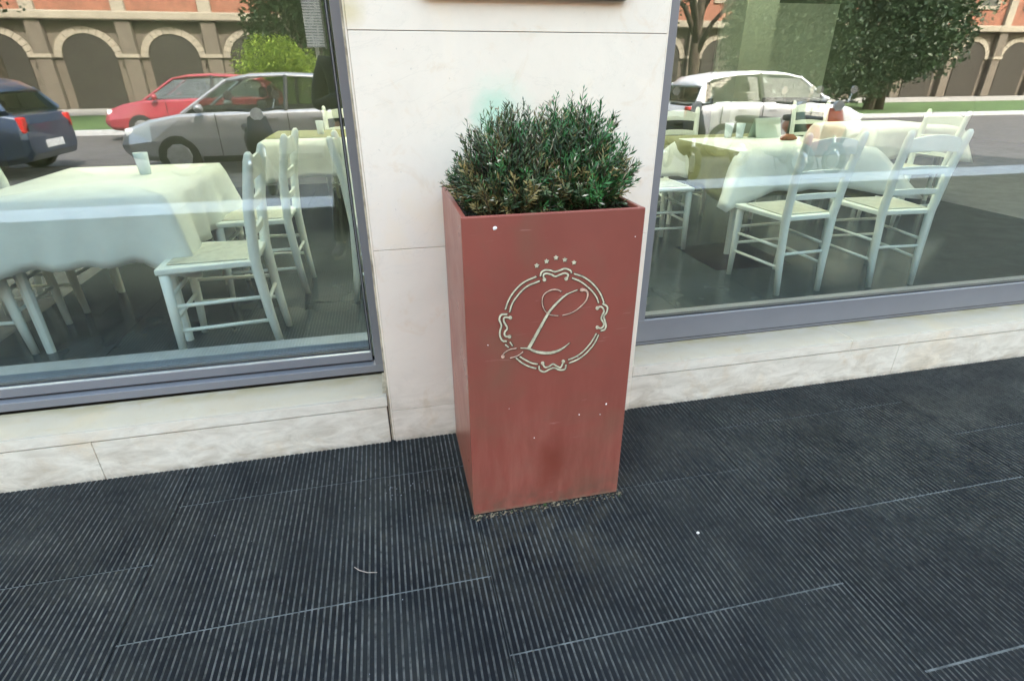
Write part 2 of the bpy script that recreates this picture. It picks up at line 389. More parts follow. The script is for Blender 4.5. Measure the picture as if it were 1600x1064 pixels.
# ================================================================ SETTING: ground
MB_ = MB()
MB_.box(-150, 150, -200, 60, -0.40, -0.26); struct(MB_.build('ground', M['far_pave']))
# pavement: joint bed + ribbed slabs laid in a brick bond
pave = struct(boxes('pavement', M['bed'], [(-9.5, 12.5, -4.08, 0.30, -0.20, -0.0042)]))
SW, SD, PITCH = 0.976, 0.5125, 0.976/58
def slab_mesh():
    m = MB(); x0, x1 = 0.0012, SW-0.0012; y0, y1 = 0.0036, SD-0.0036; gd = 0.0030
    prof = [(x0, -0.03, 0), (x0, 0.0, 0)]
    for k in range(58):
        c = PITCH*(k+0.5)
        prof += [(c-0.0026, 0.0, 1), (c-0.0019, -gd, 1), (c+0.0019, -gd, 1), (c+0.0026, 0.0, 0)]
    prof += [(x1, 0.0, 0), (x1, -0.03, 0)]
    vs = [(x, y0, z) for x, z, _ in prof] + [(x, y1, z) for x, z, _ in prof]; n = len(prof)
    for i in range(n-1):
        m.add([vs[i], vs[i+1], vs[n+i+1], vs[n+i]], [(0, 3, 2, 1)], prof[i][2])
    # end faces in strips so that the grooves stay open
    for i in range(n-1):
        (xa, za, _), (xb, zb, _) = prof[i], prof[i+1]
        if abs(xb-xa) > 1e-6:
            for y, fl in ((y0, 0), (y1, 1)):
                q = [(xa, y, -0.03), (xb, y, -0.03), (xb, y, zb), (xa, y, za)]
                m.add(q, [(0, 1, 2, 3) if not fl else (3, 2, 1, 0)], 0)
    return m
proto = slab_mesh().build('paving_slab', [M['ridge'], M['groove']], pave)
first = True
for k in range(-10, 13):
    off = -0.210 if k % 2 == 0 else -0.458
    x = 0.406 + SW*(k-1) if True else 0
    # column k spans x .. x+SW ; column 1 starts at 0.406
    for j in range(-1, 9):
        y0 = off - SD*j
        y1 = y0 - SD
        if j == -1 and k % 2 == 0 or True:
            if y1 >= 0.02: continue
        if y0 < -4.02: continue
        o = proto if first else proto.copy()
        if not first: COL.objects.link(o); o.parent = pave
        first = False
        lo = max(y1, -4.08); hi = y0
        o.location = (x, lo, random.uniform(-0.0006, 0.0006)); o.scale = (1, (hi-lo)/SD, 1)
        o.rotation_euler = (random.uniform(-.0012, .0012), random.uniform(-.0006, .0006), 0)
kerb = struct(boxes('kerb', M['joint'], [(-9.5, 12.5, -4.695, -4.082, -0.24, -0.012)]))
ks = boxes('kerb_stone', M['kerb'], [(0.003, 0.997, -4.70, -4.083, -0.2, 0.0)], kerb, bevel=0.008)
for i, x in enumerate(range(-9, 12)):
    o = ks if i == 0 else ks.copy()
    if i: COL.objects.link(o); o.parent = kerb
    o.location = (x, 0, 0)
struct(boxes('road', M['asphalt'], [(-60, 60, -15.2, -4.70, -0.25, -0.12)]))
struct(boxes('far_kerb', M['kerb'], [(-60, 60, -15.5, -15.2, -0.25, 0.0)]))
struct(boxes('lawn', M['grass'], [(-60, 60, -22.0, -15.5, -0.25, 0.01)]))
struct(boxes('far_pavement', M['far_pave'], [(-60, 60, -60, -22.0, -0.25, 0.0)]))

# ================================================================ RESTAURANT BUILDING
bld = thing('restaurant_building', 'pale limestone shopfront with grey framed windows rising behind the red planter', 'building')
PX0, PX1 = 0.1565, 1.1435
def pilaster(x0, x1):
    core = boxes('pilaster', M['joint'], [(x0-0.006, x1+0.004, 0.006, 0.30, -0.02, 3.2)], bld)
    zs = [0.0, 0.139, 0.7745, 1.42, 2.07, 2.72, 3.2]
    for a, b in zip(zs, zs[1:]):
        p = boxes('stone_panel', M['stone'], [(x0+0.001, x1-0.001, 0.0, 0.028, a+0.0011 if a else -0.01, b-0.0009)], core, bevel=0.0011)
    # weathered return edges
    boxes('edge_strip', M['sealant'], [(x0-0.013, x0-0.0062, 0.010, 0.168, 0.0, 3.2)], core)
    boxes('edge_return', M['stone'], [(x0-0.006, x0+0.0005, 0.003, 0.166, 0.0, 3.2)], core, bevel=0.002)
    boxes('edge_return', M['stone'], [(x1-0.0005, x1+0.0065, 0.003, 0.166, 0.0, 3.2)], core, bevel=0.002)
    return core
pilaster(PX0, PX1); pilaster(-3.60, -2.60); pilaster(4.35, 5.30)

def window(x0, x1, kind):
    w_ = boxes('window', M['gasket'], [(x0, x1, 0.232, 0.238, 0.235, 0.268 if kind == 'sash' else 0.30)], bld)
    if kind == 'sash':
        fx, fz0, fz1 = 0.033, 0.226, 0.258
        boxes('outer_frame', M['frame'], [(x0, x1, 0.170, 0.262, fz0, fz1), (x1-0.036, x1, 0.170, 0.262, fz1, 2.90),
              (x0, x0+0.036, 0.170, 0.262, fz1, 2.90), (x0, x1, 0.170, 0.262, 2.90, 2.97)], w_, bevel=0.0015)
        a0, a1 = x0+0.046, x1-0.046
        boxes('sash_frame', M['frame'], [(a0, a1, 0.196, 0.262, 0.268, 0.302), (a1-0.004, a1, 0.196, 0.262, 0.302, 2.88),
              (a0, a0+0.004, 0.196, 0.262, 0.302, 2.88)], w_, bevel=0.0012)
        boxes('glazing_bead', M['bright'], [(a0, a1, 0.1975, 0.226, 0.3022, 0.3058)], w_)
        boxes('gasket', M['gasket'], [(a0, a1, 0.212, 0.2245, 0.306, 0.311), (a1-0.009, a1-0.0042, 0.212, 0.2245, 0.306, 2.88)], w_)
        boxes('pane', M['glass'], [(a0+0.003, a1-0.003, 0.2265, 0.2345, 0.300, 2.89)], w_)
        boxes('inner_reflection_bar', M['inner'], [(a0+0.02, a1-0.004, 0.262, 0.345, 0.255, 0.328)], w_, bevel=0.002)  # inner bar, coloured pale blue for the ledge's reflection in the pane
    else:
        W_ = 0.115
        boxes('outer_frame', M['frame'], [(x0, x1, 0.170, 0.262, 0.2175, 0.3365), (x0, x0+W_, 0.170, 0.262, 0.3365, 2.90),
              (x1-W_, x1, 0.170, 0.262, 0.3365, 2.90), (x0, x1, 0.170, 0.262, 2.90, 2.97)], w_, bevel=0.0015)
        boxes('groove_shade_strip', M['gasket'], [(x0, x1, 0.1688, 0.1699, 0.231, 0.2335)], w_)  # dark strip on the frame face stands for a shaded groove
        boxes('gasket', M['gasket'], [(x0+W_, x1-W_, 0.184, 0.2085, 0.3366, 0.3425), (x0+W_, x0+W_+0.005, 0.184, 0.2085, 0.3425, 2.90)], w_)
        boxes('pane', M['glass'], [(x0+W_, x1-W_, 0.209, 0.217, 0.330, 2.90)], w_)
    return w_
WL = window(-2.59, 0.1435, 'sash'); WR = window(1.150, 4.34, 'fixed')

def base_course(x0, x1, yf, lengths, stz):
    # plinth blocks and projecting sill slabs, each its own stone
    boxes('plinth_backing', M['joint_dark'], [(x0, x1, 0.012, 0.30, -0.05, 0.190)], bld)
    x = x0; i = 0
    while x < x1-0.01:
        e = min(x1, x+lengths[i % len(lengths)])
        boxes('plinth_stone', M['plinth'], [(x+0.001, e-0.001, yf, 0.03, -0.01, stz-0.0065)], bld, bevel=0.002)
        x = e; i += 1
    x = x0; i = 1
    while x < x1-0.01:
        e = min(x1, x+lengths[i % len(lengths)]*1.13)
        # a sill: pale rounded lip, greyer worn tread sloping outward
        m = MB(); a, b = x+0.001, e-0.001
        ys = [yf-0.003, yf-0.003, yf+0.001, yf+0.012, 0.166]; zs = [stz, 0.207, 0.2115, 0.2135, 0.2175]
        vs = [(a, y, z) for y, z in zip(ys, zs)] + [(b, y, z) for y, z in zip(ys, zs)] + [(a, 0.166, stz), (b, 0.166, stz)]
        fs = [(0,5,6,1),(1,6,7,2),(2,7,8,3),(3,8,9,4),(4,9,11,10),(10,11,5,0),(0,1,2,3,4,10),(5,11,9,8,7,6)]
        mi = [0,1,1,1,1,1,0,0]
        for f, k in zip(fs, mi): m.f.append(f); m.m.append(k)
        m.v = vs; m.build('window_sill', [M['plinth'], M['sill']], bld)
        x = e; i += 1
base_course(-2.59, 0.1428, 0.001, [1.72, 1.01], 0.166)
base_course(1.150, 4.345, 0.006, [1.35, 0.95], 0.163)
boxes('corner_dirt', M['sealant'], [(0.128, 0.1425, 0.016, 0.168, 0.2162, 0.2195)], bld)
# upper facade, reveals and lintel; unseen height set by the shadow it casts
boxes('lintel', M['stone'], [(-12, 14, 0.0, 0.34, 3.2, 9.4), (-2.59, 0.13, 0.05, 0.34, 2.972, 3.198), (1.16, 4.34, 0.05, 0.34, 2.972, 3.198)], bld)
boxes('side_wall', M['stone'], [(-12, -3.61, 0.0, 0.34, -0.1, 3.2)], bld); boxes('side_wall', M['stone'], [(7.9, 14, 0.0, 0.34, -0.1, 3.2)], bld)
window(5.31, 7.88, 'fixed'); base_course(5.31, 7.88, 0.006, [1.3], 0.163)
# interior shell
boxes('interior_wall', M['in_wall'], [(-5.2, 12.2, 8.0, 8.2, 0.0, 3.2), (-5.4, -5.2, 0.34, 8.2, 0.0, 3.2), (12.2, 12.4, 0.34, 8.2, 0.0, 3.2)], bld)
boxes('interior_pillar', M['in_pillar'], [(4.66, 5.09, 5.0, 5.45, 0.075, 3.19)], bld)
cl_ = []
for x0, x1 in ((-5.4, -4.0), (-2.6, -1.2), (0.2, 1.6), (3.0, 4.4), (5.8, 7.2), (8.6, 12.4)): cl_.append((x0, x1, 1.5, 6.6, 3.2, 3.3))
boxes('ceiling', M['ceiling'], [(-5.4, 12.4, 0.345, 1.5, 3.2, 3.3)], bld); boxes('ceiling', M['ceiling'], [(-5.4, 12.4, 6.6, 8.2, 3.2, 3.3)], bld)
for b_ in cl_: boxes('ceiling', M['ceiling'], [b_], bld)
for x0 in (-4.0, -1.2, 1.6, 4.4, 7.2): boxes('added_light_panel', M['frosted'], [(x0, x0+1.4, 1.5, 6.6, 3.24, 3.25)], bld)  # unseen panels added in the ceiling to light the room
boxes('interior_panel', M['in_pillar'], [(6.1, 8.4, 7.93, 7.99, 0.9, 2.4)], bld)
plq = boxes('wall_plaque', M['plaque'], [(0.372, 0.992, -0.026, -0.001, 1.5065, 1.95)], bevel=0.003)
tag(plq, 'brown rectangular plaque fixed to the limestone above the planter', 'plaque')

# interior floor of square tiles
flo = struct(boxes('floor', M['grout'], [(-5.2, 12.2, 0.30, 8.0, -0.1, 0.0715)]))
tl = MB(); tl.box(0.0015, 0.5985, 0.0015, 0.5985, 0.0, 0.0035)
t0 = tl.build('floor_tile', M['tile'], flo); n = 0
tl_dark = t0.data.copy(); tl_dark.materials[0] = M['tile_dark']
ang = R(0)
for i in range(-3, 10):
    for j in range(0, 9):
        x, y = 0.6*i, 0.19 + 0.6*j
        if x > 5.6 or y > 5.2: continue
        o = t0 if n == 0 else t0.copy()
        if n: COL.objects.link(o); o.parent = flo
        if (i, j) == (4, 2): o.data = tl_dark
        o.location = (x, y, 0.0715); n += 1
        if (i, j) == (4, 2): o['label'] = 'dark brown floor tile among the grey ones'

# ================================================================ INTERIOR FURNITURE
def slat(x0, x1, yb, bow, z0, z1, arch, th=0.014, n=8):
    m = MB(); vs = []
    for i in range(n+1):
        t = i/n; x = x0+(x1-x0)*t; s_ = 1-(2*t-1)**2
        y = yb - bow*s_; za = z0 + arch*0.35*s_; zb = z1 + arch*s_
        vs += [(x, y-th/2, za), (x, y-th/2, zb), (x, y+th/2, zb), (x, y+th/2, za)]
    fs = []
    for i in range(n):
        a = i*4
        for k in range(4): fs.append((a+k, a+(k+1) % 4, a+4+(k+1) % 4, a+4+k))
    fs += [(0,1,2,3), (n*4+3, n*4+2, n*4+1, n*4)]
    m.add(vs, fs); return m
def make_chair(label):
    t = thing('ladder_back_chair', label, 'chair', group='white wooden chairs inside the restaurant')
    H_ = 0.93
    for sx in (-1, 1):
        m = MB(); m.tube([(sx*0.150, -0.235, 0), (sx*0.158, -0.212, 0.2), (sx*0.166, -0.195, 0.46), (sx*0.176, -0.215, 0.7), (sx*0.184, -0.255, H_-0.03), (sx*0.186, -0.262, H_), (sx*0.186, -0.262, H_+0.012)],
                         [0.016, 0.022, 0.025, 0.024, 0.022, 0.018, 0.009], 10); m.build('back_post', M['chair'], t, smooth=True)
        m = MB(); m.tube([(sx*0.185, 0.195, 0), (sx*0.190, 0.185, 0.2), (sx*0.192, 0.178, 0.452)], [0.016, 0.021, 0.024], 10); m.build('leg', M['chair'], t, smooth=True)
        for z in (0.17, 0.29):
            m = MB(); m.tube([(sx*0.160, -0.205, z), (sx*0.189, 0.185, z)], 0.0095, 8); m.build('stretcher', M['chair'], t, smooth=True)
    for y, z, xx in ((0.186, 0.22, 0.188), (0.182, 0.33, 0.188), (-0.207, 0.25, 0.158)):
        m = MB(); m.tube([(-xx, y, z), (xx, y, z)], 0.0095, 8); m.build('stretcher', M['chair'], t, smooth=True)
    m = MB(); vs = []
    for z in (0.448, 0.476):
        vs += [(-0.185, -0.20, z), (0.185, -0.20, z), (0.222, 0.205, z), (-0.222, 0.205, z)]
    m.add(vs, [(3,2,1,0), (4,5,6,7), (0,1,5,4), (1,2,6,5), (2,3,7,6), (3,0,4,7)])
    m.build('seat', M['chair'], t, bevel=0.006)
    m = MB(); m.box(-0.168, 0.168, -0.165, 0.168, 0.4765, 0.4825); m.build('seat_pad', M['rush'], t, bevel=0.003)
    slat(-0.180, 0.180, -0.240, 0.020, 0.815, 0.885, 0.030).build('back_slat', M['chair'], t, bevel=0.003)
    slat(-0.172, 0.172, -0.215, 0.020, 0.690, 0.730, 0.012).build('back_slat', M['chair'], t, bevel=0.003)
    slat(-0.168, 0.168, -0.198, 0.018, 0.570, 0.600, 0.008).build('back_slat', M['chair'], t, bevel=0.003)
    return t
FZ = 0.075
ch = make_chair('white ladder back chair closest to the glass in the window beside the pilaster, back turned to the pilaster')
ch['label'] = 'white ladder back chair nearest the glass, at the near side of the corner table'
# facing: default +y. rz=90deg faces -x ; rz=-90deg faces +x
specs = [
 ((-0.600, 0.930), 92, 'white ladder back chair nearest the glass at the table beside the sash window'),
 ((-0.555, 1.745), 88, 'white ladder back chair behind the nearest one, at the same table by the sash window'),
 ((0.215, 1.53), -90, 'white ladder back chair half hidden behind the window frame next to the pilaster'),
 ((-1.75, 1.20), -88, 'white chair facing the table by the sash window from its far end'),
 ((-1.72, 1.75), -94, 'second white chair at the far end of the sash window table, deeper in the room'),
 ((2.235, 2.10), -90, 'white chair drawn up at the short end of the olive and white clothed table'),
 ((2.640, 1.125), 3, 'white chair nearest the glass of the fixed window, its back to the street'),
 ((3.33, 1.10), -4, 'white chair beside the nearest one at the olive and white clothed table'),
 ((3.00, 3.12), 170, 'white chair with arched top slat behind the olive and white clothed table'),
 ((5.05, 3.9), 160, 'white chair further back beside the pale green pillar'),
 ((-0.15, 4.35), 180, 'white chair behind the deeper white clothed table'),
 ((4.75, 2.3), 90, 'white chair at the end of the table past the fixed window mullion'),
]
for i, (p, a, lab) in enumerate(specs):
    if i == 0:
        ch.location = (p[0], p[1], FZ); ch.rotation_euler = (0, 0, R(a)); ch['label'] = lab
    else: dup(ch, (p[0], p[1], FZ), R(a), lab)

def make_table(label, x0, x1, y0, y1):
    t = thing('dining_table', label, 'table', ((x0+x1)/2, (y0+y1)/2, FZ), group='restaurant tables behind the windows')
    a, b = (x1-x0)/2, (y1-y0)/2
    boxes('table_top', M['wood'], [(-a, a, -b, b, 0.715, 0.742)], t)
    boxes('apron', M['wood'], [(-a+.06, a-.06, -b+.06, -b+.08, 0.63, 0.715), (-a+.06, a-.06, b-.08, b-.06, 0.63, 0.715)], t)
    for sx in (-1, 1):
        for sy in (-1, 1):
            m = MB(); m.tube([(sx*(a-.07), sy*(b-.07), 0), (sx*(a-.07), sy*(b-.07), .715)], [0.02, 0.03], 8); m.build('leg', M['chair'], t)
    return t
def cloth(name, label, mat, x0, x1, y0, y1, ztop, drop, flare=0.10, wave=0.018, seed=1):
    """draped cloth: a top sheet and a hanging skirt with soft folds that flares at the corners"""
    rnd = random.Random(seed); cx_, cy_ = (x0+x1)/2, (y0+y1)/2; a, b = (x1-x0)/2, (y1-y0)/2
    per = []; N = 26
    for i in range(N): per.append((-a+2*a*i/N, -b, 0, -1))
    for i in range(N): per.append((a, -b+2*b*i/N, 1, 0))
    for i in range(N): per.append((a-2*a*i/N, b, 0, 1))
    for i in range(N): per.append((-a, b-2*b*i/N, -1, 0))
    n = len(per); m = MB(); rows = 7; vs = [(0, 0, ztop)]
    ph = rnd.random()*6
    vs += [(x*0.99, y*0.99, ztop) for x, y, _, _ in per]
    for r in range(1, rows+1):
        t = r/rows
        for i, (x, y, nx, ny) in enumerate(per):
            k = (i % N)/N; corner = max(0, 1-min(k, 1-k)*5.0)
            sx = (1 if x > 0 else -1); sy = (1 if y > 0 else -1)
            wv = wave*t*math.sin(i*0.95+ph)+wave*0.6*t*math.sin(i*0.37+ph*2)
            ox = nx*(0.006+wv+0.02*t) + sx*corner*flare*t; oy = ny*(0.006+wv+0.02*t) + sy*corner*flare*t
            vs.append((x+ox, y+oy, ztop-drop*t*(1+0.22*corner)+0.004*math.sin(i)))
    fs = [(0, 1+i, 1+(i+1) % n) for i in range(n)]
    for r in range(rows):
        for i in range(n):
            A = 1+r*n+i; B = 1+r*n+(i+1) % n; fs.append((A, A+n, B+n, B))
    m.add([(v[0], v[1], v[2]-ztop) for v in vs], fs)
    o = m.build('tablecloth', mat, None, smooth=True, loc=(cx_, cy_, ztop))
    so_ = o.modifiers.new('thick', 'SOLIDIFY'); so_.thickness = 0.002; so_.offset = 1
    return tag(o, label, 'tablecloth', 'tablecloths on the restaurant tables')
make_table('table under the olive and white cloths behind the fixed window', 2.62, 3.60, 1.66, 2.74)
cloth('c', 'olive green undercloth showing at the short end of the table behind the fixed window', M['olive'], 2.58, 3.64, 1.64, 2.78, 0.822, 0.30, 0.07, seed=3)
cloth('c', 'white top cloth hanging in a point at the corner of the olive clothed table', M['cloth'], 2.60, 3.66, 1.59, 2.50, 0.8265, 0.27, 0.25, seed=5)
make_table('table with long white cloth beside the sash window', -1.55, -0.78, 0.95, 1.95)
cloth('c', 'long white cloth over the table nearest the sash window', M['cloth'], -1.57, -0.76, 0.93, 1.97, 0.822, 0.30, 0.09, seed=6)
make_table('deeper table seen past the two chairs of the sash window', -0.72, 0.40, 3.15, 4.05)
cloth('c', 'white cloth with a hanging corner on the deeper table past the sash chairs', M['cloth'], -0.74, 0.42, 3.12, 4.07, 0.822, 0.28, 0.13, seed=8)
boxes_ = boxes('table_runner', M['olive'], [(-0.73, 0.41, 3.35, 4.06, 0.8265, 0.8300)])
tag(boxes_, 'olive runner laid across the deeper white clothed table', 'table runner')
make_table('table past the pale green pillar with white cloth', 4.9, 5.9, 2.9, 3.7)
cloth('c', 'white cloth on the table in front of the pale green pillar', M['cloth'], 4.88, 5.92, 2.88, 3.72, 0.822, 0.28, 0.1, seed=9)
make_table('table at the back wall of the dining room', 1.6, 2.7, 5.2, 6.1)
cloth('c', 'white cloth on the table by the back wall of the dining room', M['cloth'], 1.58, 2.72, 5.18, 6.12, 0.822, 0.28, 0.1, seed=10)
# things on the tables
def tumbler(x, y, z, label):
    m = MB(); m.tube([(0,0,0), (0,0,0.004), (0,0,0.11), (0,0,0.112)], [0.026, 0.028, 0.036, 0.033], 14)
    o = m.build('drinking_glass', M['tumbler'], None, smooth=True, loc=(x, y, z)); tag(o, label, 'glass', 'glasses set on the clothed tables')
tumbler(3.02, 2.46, 0.8285, 'drinking glass on the white top cloth nearer the arched chair')
tumbler(3.10, 2.42, 0.8285, 'drinking glass on the white top cloth beside the menu card')
tumbler(-0.30, 3.6, 0.832, 'drinking glass on the olive runner of the deeper table')
tumbler(-1.05, 1.6, 0.825, 'drinking glass on the long white cloth by the sash window')
m = MB()
for s_ in (-1, 1):
    m.add([(-0.13, s_*0.05, 0), (0.13, s_*0.05, 0), (0.13, s_*0.004, 0.15), (-0.13, s_*0.004, 0.15), (-0.13, s_*0.05-0.002*s_, 0), (0.13, s_*0.05-0.002*s_, 0), (0.13, s_*0.002, 0.15), (-0.13, s_*0.002, 0.15)],
          [(0,1,2,3), (7,6,5,4), (0,4,5,1), (2,6,7,3)])
o = m.build('menu_card', M['menu'], None, loc=(3.32, 2.40, 0.8285)); o.rotation_euler = (0, 0, R(8)); tag(o, 'pale green folded menu card standing on the white top cloth', 'menu')
m = MB(); m.tube([(-0.07, 0, 0.016), (-0.03, 0.01, 0.024), (0.03, -0.005, 0.022), (0.08, 0.01, 0.012)], [0.012, 0.026, 0.024, 0.008], 8)
o = m.build('napkin', M['napkin'], None, smooth=True, loc=(3.36, 2.15, 0.8285)); tag(o, 'rust coloured napkin rolled on the white top cloth by the menu card', 'napkin')

# ================================================================ PLANTER
PXL, PYF, PW, PD, PH = 0.3956, -0.4759, 0.500, 0.462, 0.983
pl = thing('planter', 'tall square oxide red metal planter with cream monogram standing against the pilaster', 'planter', (PXL, PYF, 0))
T = 0.014
boxes('front_panel', M['planter'], [(0, PW, 0, T, 0.003, PH)], pl, bevel=0.0025)
boxes('side_panel', M['planter_side'], [(0.0008, T, T, PD, 0.003, PH-0.0006)], pl, bevel=0.002)
boxes('side_panel', M['planter_side'], [(PW-T, PW-0.0008, T, PD, 0.003, PH-0.0006)], pl, bevel=0.002)
boxes('back_panel', M['planter'], [(T, PW-T, PD-T, PD-0.0005, 0.003, PH-0.0006)], pl)
boxes('liner', M['inside'], [(T, T+0.003, T, PD-T, 0.5, PH-0.012), (PW-T-0.003, PW-T, T, PD-T, 0.5, PH-0.012),
                             (T+0.003, PW-T-0.003, T, T+0.003, 0.5, PH-0.012), (T+0.003, PW-T-0.003, PD-T-0.003, PD-T, 0.5, PH-0.012)], pl)
# lumpy soil
m = MB(); N = 18; vs = []
for j in range(N+1):
    for i in range(N+1):
        x = T+0.004+(PW-2*T-0.008)*i/N; y = T+0.004+(PD-2*T-0.008)*j/N
        vs.append((x, y, 0.895+0.012*random.random()+0.015*math.sin(i*.8)*math.cos(j*.7)))
fs = [(j*(N+1)+i, j*(N+1)+i+1, (j+1)*(N+1)+i+1, (j+1)*(N+1)+i) for j in range(N) for i in range(N)]
m.add(vs, fs); m.build('soil', M['soil'], pl, smooth=True)
# paint chips and droppings
def chip(u, z, r, seed):
    rnd = random.Random(seed); m = MB(); n = 9; pts = []
    for k in range(n):
        a = 2*math.pi*k/n; q = r*rnd.uniform(0.7, 1.15); pts.append((u+q*math.cos(a), z+q*math.sin(a)))
    vs = [(x, -0.0002, zz) for x, zz in pts] + [(u+(x-u)*.6, -0.0014, z+(zz-z)*.6) for x, zz in pts]
    fs = [(k, (k+1) % n, n+(k+1) % n, n+k) for k in range(n)] + [tuple(n+k for k in range(n))]
    m.add(vs, fs); return m.build('paint_chip', M['white_chip'], pl)
for i, (u, z, r) in enumerate([(0.0857, 0.9515, 0.0058), (0.433, 0.371, 0.0034), (0.345, 0.345, 0.0018), (0.415, 0.335, 0.0016), (0.200, 0.280, 0.0020), (0.477, 0.905, 0.0014),
                                (0.06, 0.62, 0.0013), (0.33, 0.55, 0.0015), (0.12, 0.40, 0.0012)]): chip(u, z, r, i)

# monogram emblem: worn cream strokes over a dark outline offset as painted shadow, on the front panel
EMBLEM = {
    'stars': [(0.1986, 0.8433), (0.2257, 0.8535), (0.2518, 0.8616), (0.277, 0.8542), (0.3035, 0.8444)],
    'ring1': [(0.1108, 0.7245), (0.1203, 0.751), (0.1371, 0.7766), (0.1629, 0.7992), (0.198, 0.8126)],
    'ring2': [(0.1227, 0.7155), (0.1314, 0.7422), (0.1501, 0.7677), (0.1723, 0.787), (0.2075, 0.7993)],
    'ring3': [(0.3054, 0.8124), (0.3369, 0.7984), (0.3656, 0.7745), (0.3875, 0.7448), (0.3994, 0.7175)],
    'ring4': [(0.3002, 0.8005), (0.3259, 0.7876), (0.3546, 0.7636), (0.3739, 0.74), (0.3833, 0.719)],
    'ring5': [(0.3903, 0.6179), (0.3778, 0.5889), (0.3547, 0.5607), (0.3308, 0.5436), (0.3023, 0.5337)],
    'ring6': [(0.383, 0.6229), (0.3691, 0.5964), (0.348, 0.5704), (0.3241, 0.5533), (0.2998, 0.5451)],
    'ring7': [(0.1407, 0.5707), (0.1604, 0.551), (0.1804, 0.5375), (0.2026, 0.5281)],
    'ring8': [(0.1525, 0.5736), (0.1723, 0.5583), (0.1903, 0.5473), (0.2064, 0.5423)],
    'bit1': [(0.1098, 0.6169), (0.1194, 0.6073)],
    'bit2': [(0.1233, 0.6237), (0.131, 0.6103)],
    'top_o': [(0.2091, 0.8125), (0.2115, 0.8236), (0.2218, 0.8292), (0.2368, 0.8273), (0.25, 0.8225), (0.2631, 0.8252), (0.2781, 0.829), (0.2935, 0.8229), (0.2976, 0.8149)],
    'top_i': [(0.2206, 0.802), (0.2176, 0.8156), (0.2258, 0.8195), (0.239, 0.8158), (0.2512, 0.8091), (0.2636, 0.8127), (0.2786, 0.8164), (0.2883, 0.8099), (0.2831, 0.7996)],
    'right_i': [(0.3784, 0.7031), (0.3922, 0.7059), (0.4013, 0.6927), (0.3962, 0.6786), (0.3949, 0.6683), (0.4044, 0.6505), (0.3971, 0.6385), (0.3846, 0.642)],
    'right_o': [(0.3955, 0.7158), (0.4105, 0.7042), (0.4098, 0.6877), (0.4025, 0.6759), (0.4055, 0.6631), (0.4109, 0.6456), (0.4078, 0.6331), (0.3956, 0.6301)],
    'left_o': [(0.1163, 0.7101), (0.0995, 0.7098), (0.0937, 0.6964), (0.0991, 0.6778), (0.0951, 0.6619), (0.0949, 0.6455), (0.1023, 0.6302), (0.1138, 0.6269)],
    'left_i': [(0.1256, 0.6984), (0.1087, 0.7009), (0.1067, 0.6891), (0.116, 0.6679), (0.1083, 0.6564), (0.1101, 0.6439), (0.1234, 0.6404)],
    'bot_o': [(0.2106, 0.536), (0.2128, 0.5224), (0.2272, 0.5139), (0.2433, 0.5208), (0.2576, 0.5235), (0.2743, 0.5147), (0.2908, 0.5149), (0.2934, 0.5303)],
    'bot_i': [(0.2205, 0.5436), (0.2289, 0.5293), (0.2411, 0.53), (0.2531, 0.5366), (0.2677, 0.5267), (0.2781, 0.5232), (0.2855, 0.5424)],
    'L_loop1': [(0.3253, 0.7634), (0.339, 0.7622), (0.3482, 0.7523), (0.3448, 0.7306), (0.3261, 0.7101), (0.3031, 0.696), (0.2758, 0.6905)],
    'L_loop2': [(0.264, 0.6908), (0.2405, 0.696), (0.2246, 0.7096), (0.2156, 0.7344), (0.2197, 0.7577), (0.2384, 0.7697), (0.2575, 0.77), (0.2699, 0.7635)],
    'L_top': [(0.2869, 0.7537), (0.304, 0.7601), (0.3174, 0.7641)],
    'L_stem': [(0.2888, 0.7555), (0.2662, 0.7377), (0.2364, 0.7045), (0.2065, 0.6501), (0.1779, 0.5964)],
    'L_foot': [(0.1543, 0.6012), (0.1779, 0.5964), (0.2037, 0.5827), (0.2399, 0.5751), (0.2679, 0.5796), (0.2877, 0.5903), (0.3014, 0.6009)],
    'L_tail': [(0.1426, 0.6017), (0.1213, 0.5995), (0.1057, 0.5899), (0.1017, 0.5797)],
    'L_tail2': [(0.1622, 0.5884), (0.1446, 0.5767), (0.1231, 0.5724)],
    'spot': [(0.2206, 0.802), (0.2831, 0.7996), (0.3804, 0.7029), (0.3846, 0.642), (0.1249, 0.6985), (0.1223, 0.6405), (0.2213, 0.5435), (0.2848, 0.5416), (0.1025, 0.5796), (0.3311, 0.7629)],
}

def catmull(pts, sub=6):
    P = [Vector(p) for p in pts]; P = [P[0]*2-P[1]] + P + [P[-1]*2-P[-2]]; out = []
    for i in range(1, len(P)-2):
        for k in range(sub):
            t = k/sub; a, b, c, d = P[i-1], P[i], P[i+1], P[i+2]
            out.append(0.5*((2*b)+(c-a)*t+(2*a-5*b+4*c-d)*t*t+(3*b-a-3*c+d)*t*t*t))
    out.append(P[-2]); return out
def ribbon(m, pts, wfun, y, off=(0, 0), extra=0.0, mi=0):
    p = catmull(pts); n = len(p); vs = []
    for i, q in enumerate(p):
        t = (p[min(i+1, n-1)]-p[max(i-1, 0)]).normalized(); nn = Vector((-t.y, t.x)); h = wfun(i/(n-1))/2+extra
        e = t*extra*(-1 if i == 0 else 1 if i == n-1 else 0)
        for s_ in (1, -1):
            c = q+e+nn*h*s_+Vector(off); vs.append((c.x, y, c.y))
        for s_ in (1, -1):
            c = q+e+nn*h*s_+Vector(off); vs.append((c.x, -0.0001, c.y))
    fs = []
    for i in range(n-1):
        a = i*4; b = a+4
        fs += [(a, a+1, b+1, b), (a+2, a, b, b+2), (a+1, a+3, b+3, b+1)]
    fs += [(0, 2, 3, 1), ((n-1)*4, (n-1)*4+1, (n-1)*4+3, (n-1)*4+2)]
    m.add(vs, fs, mi)
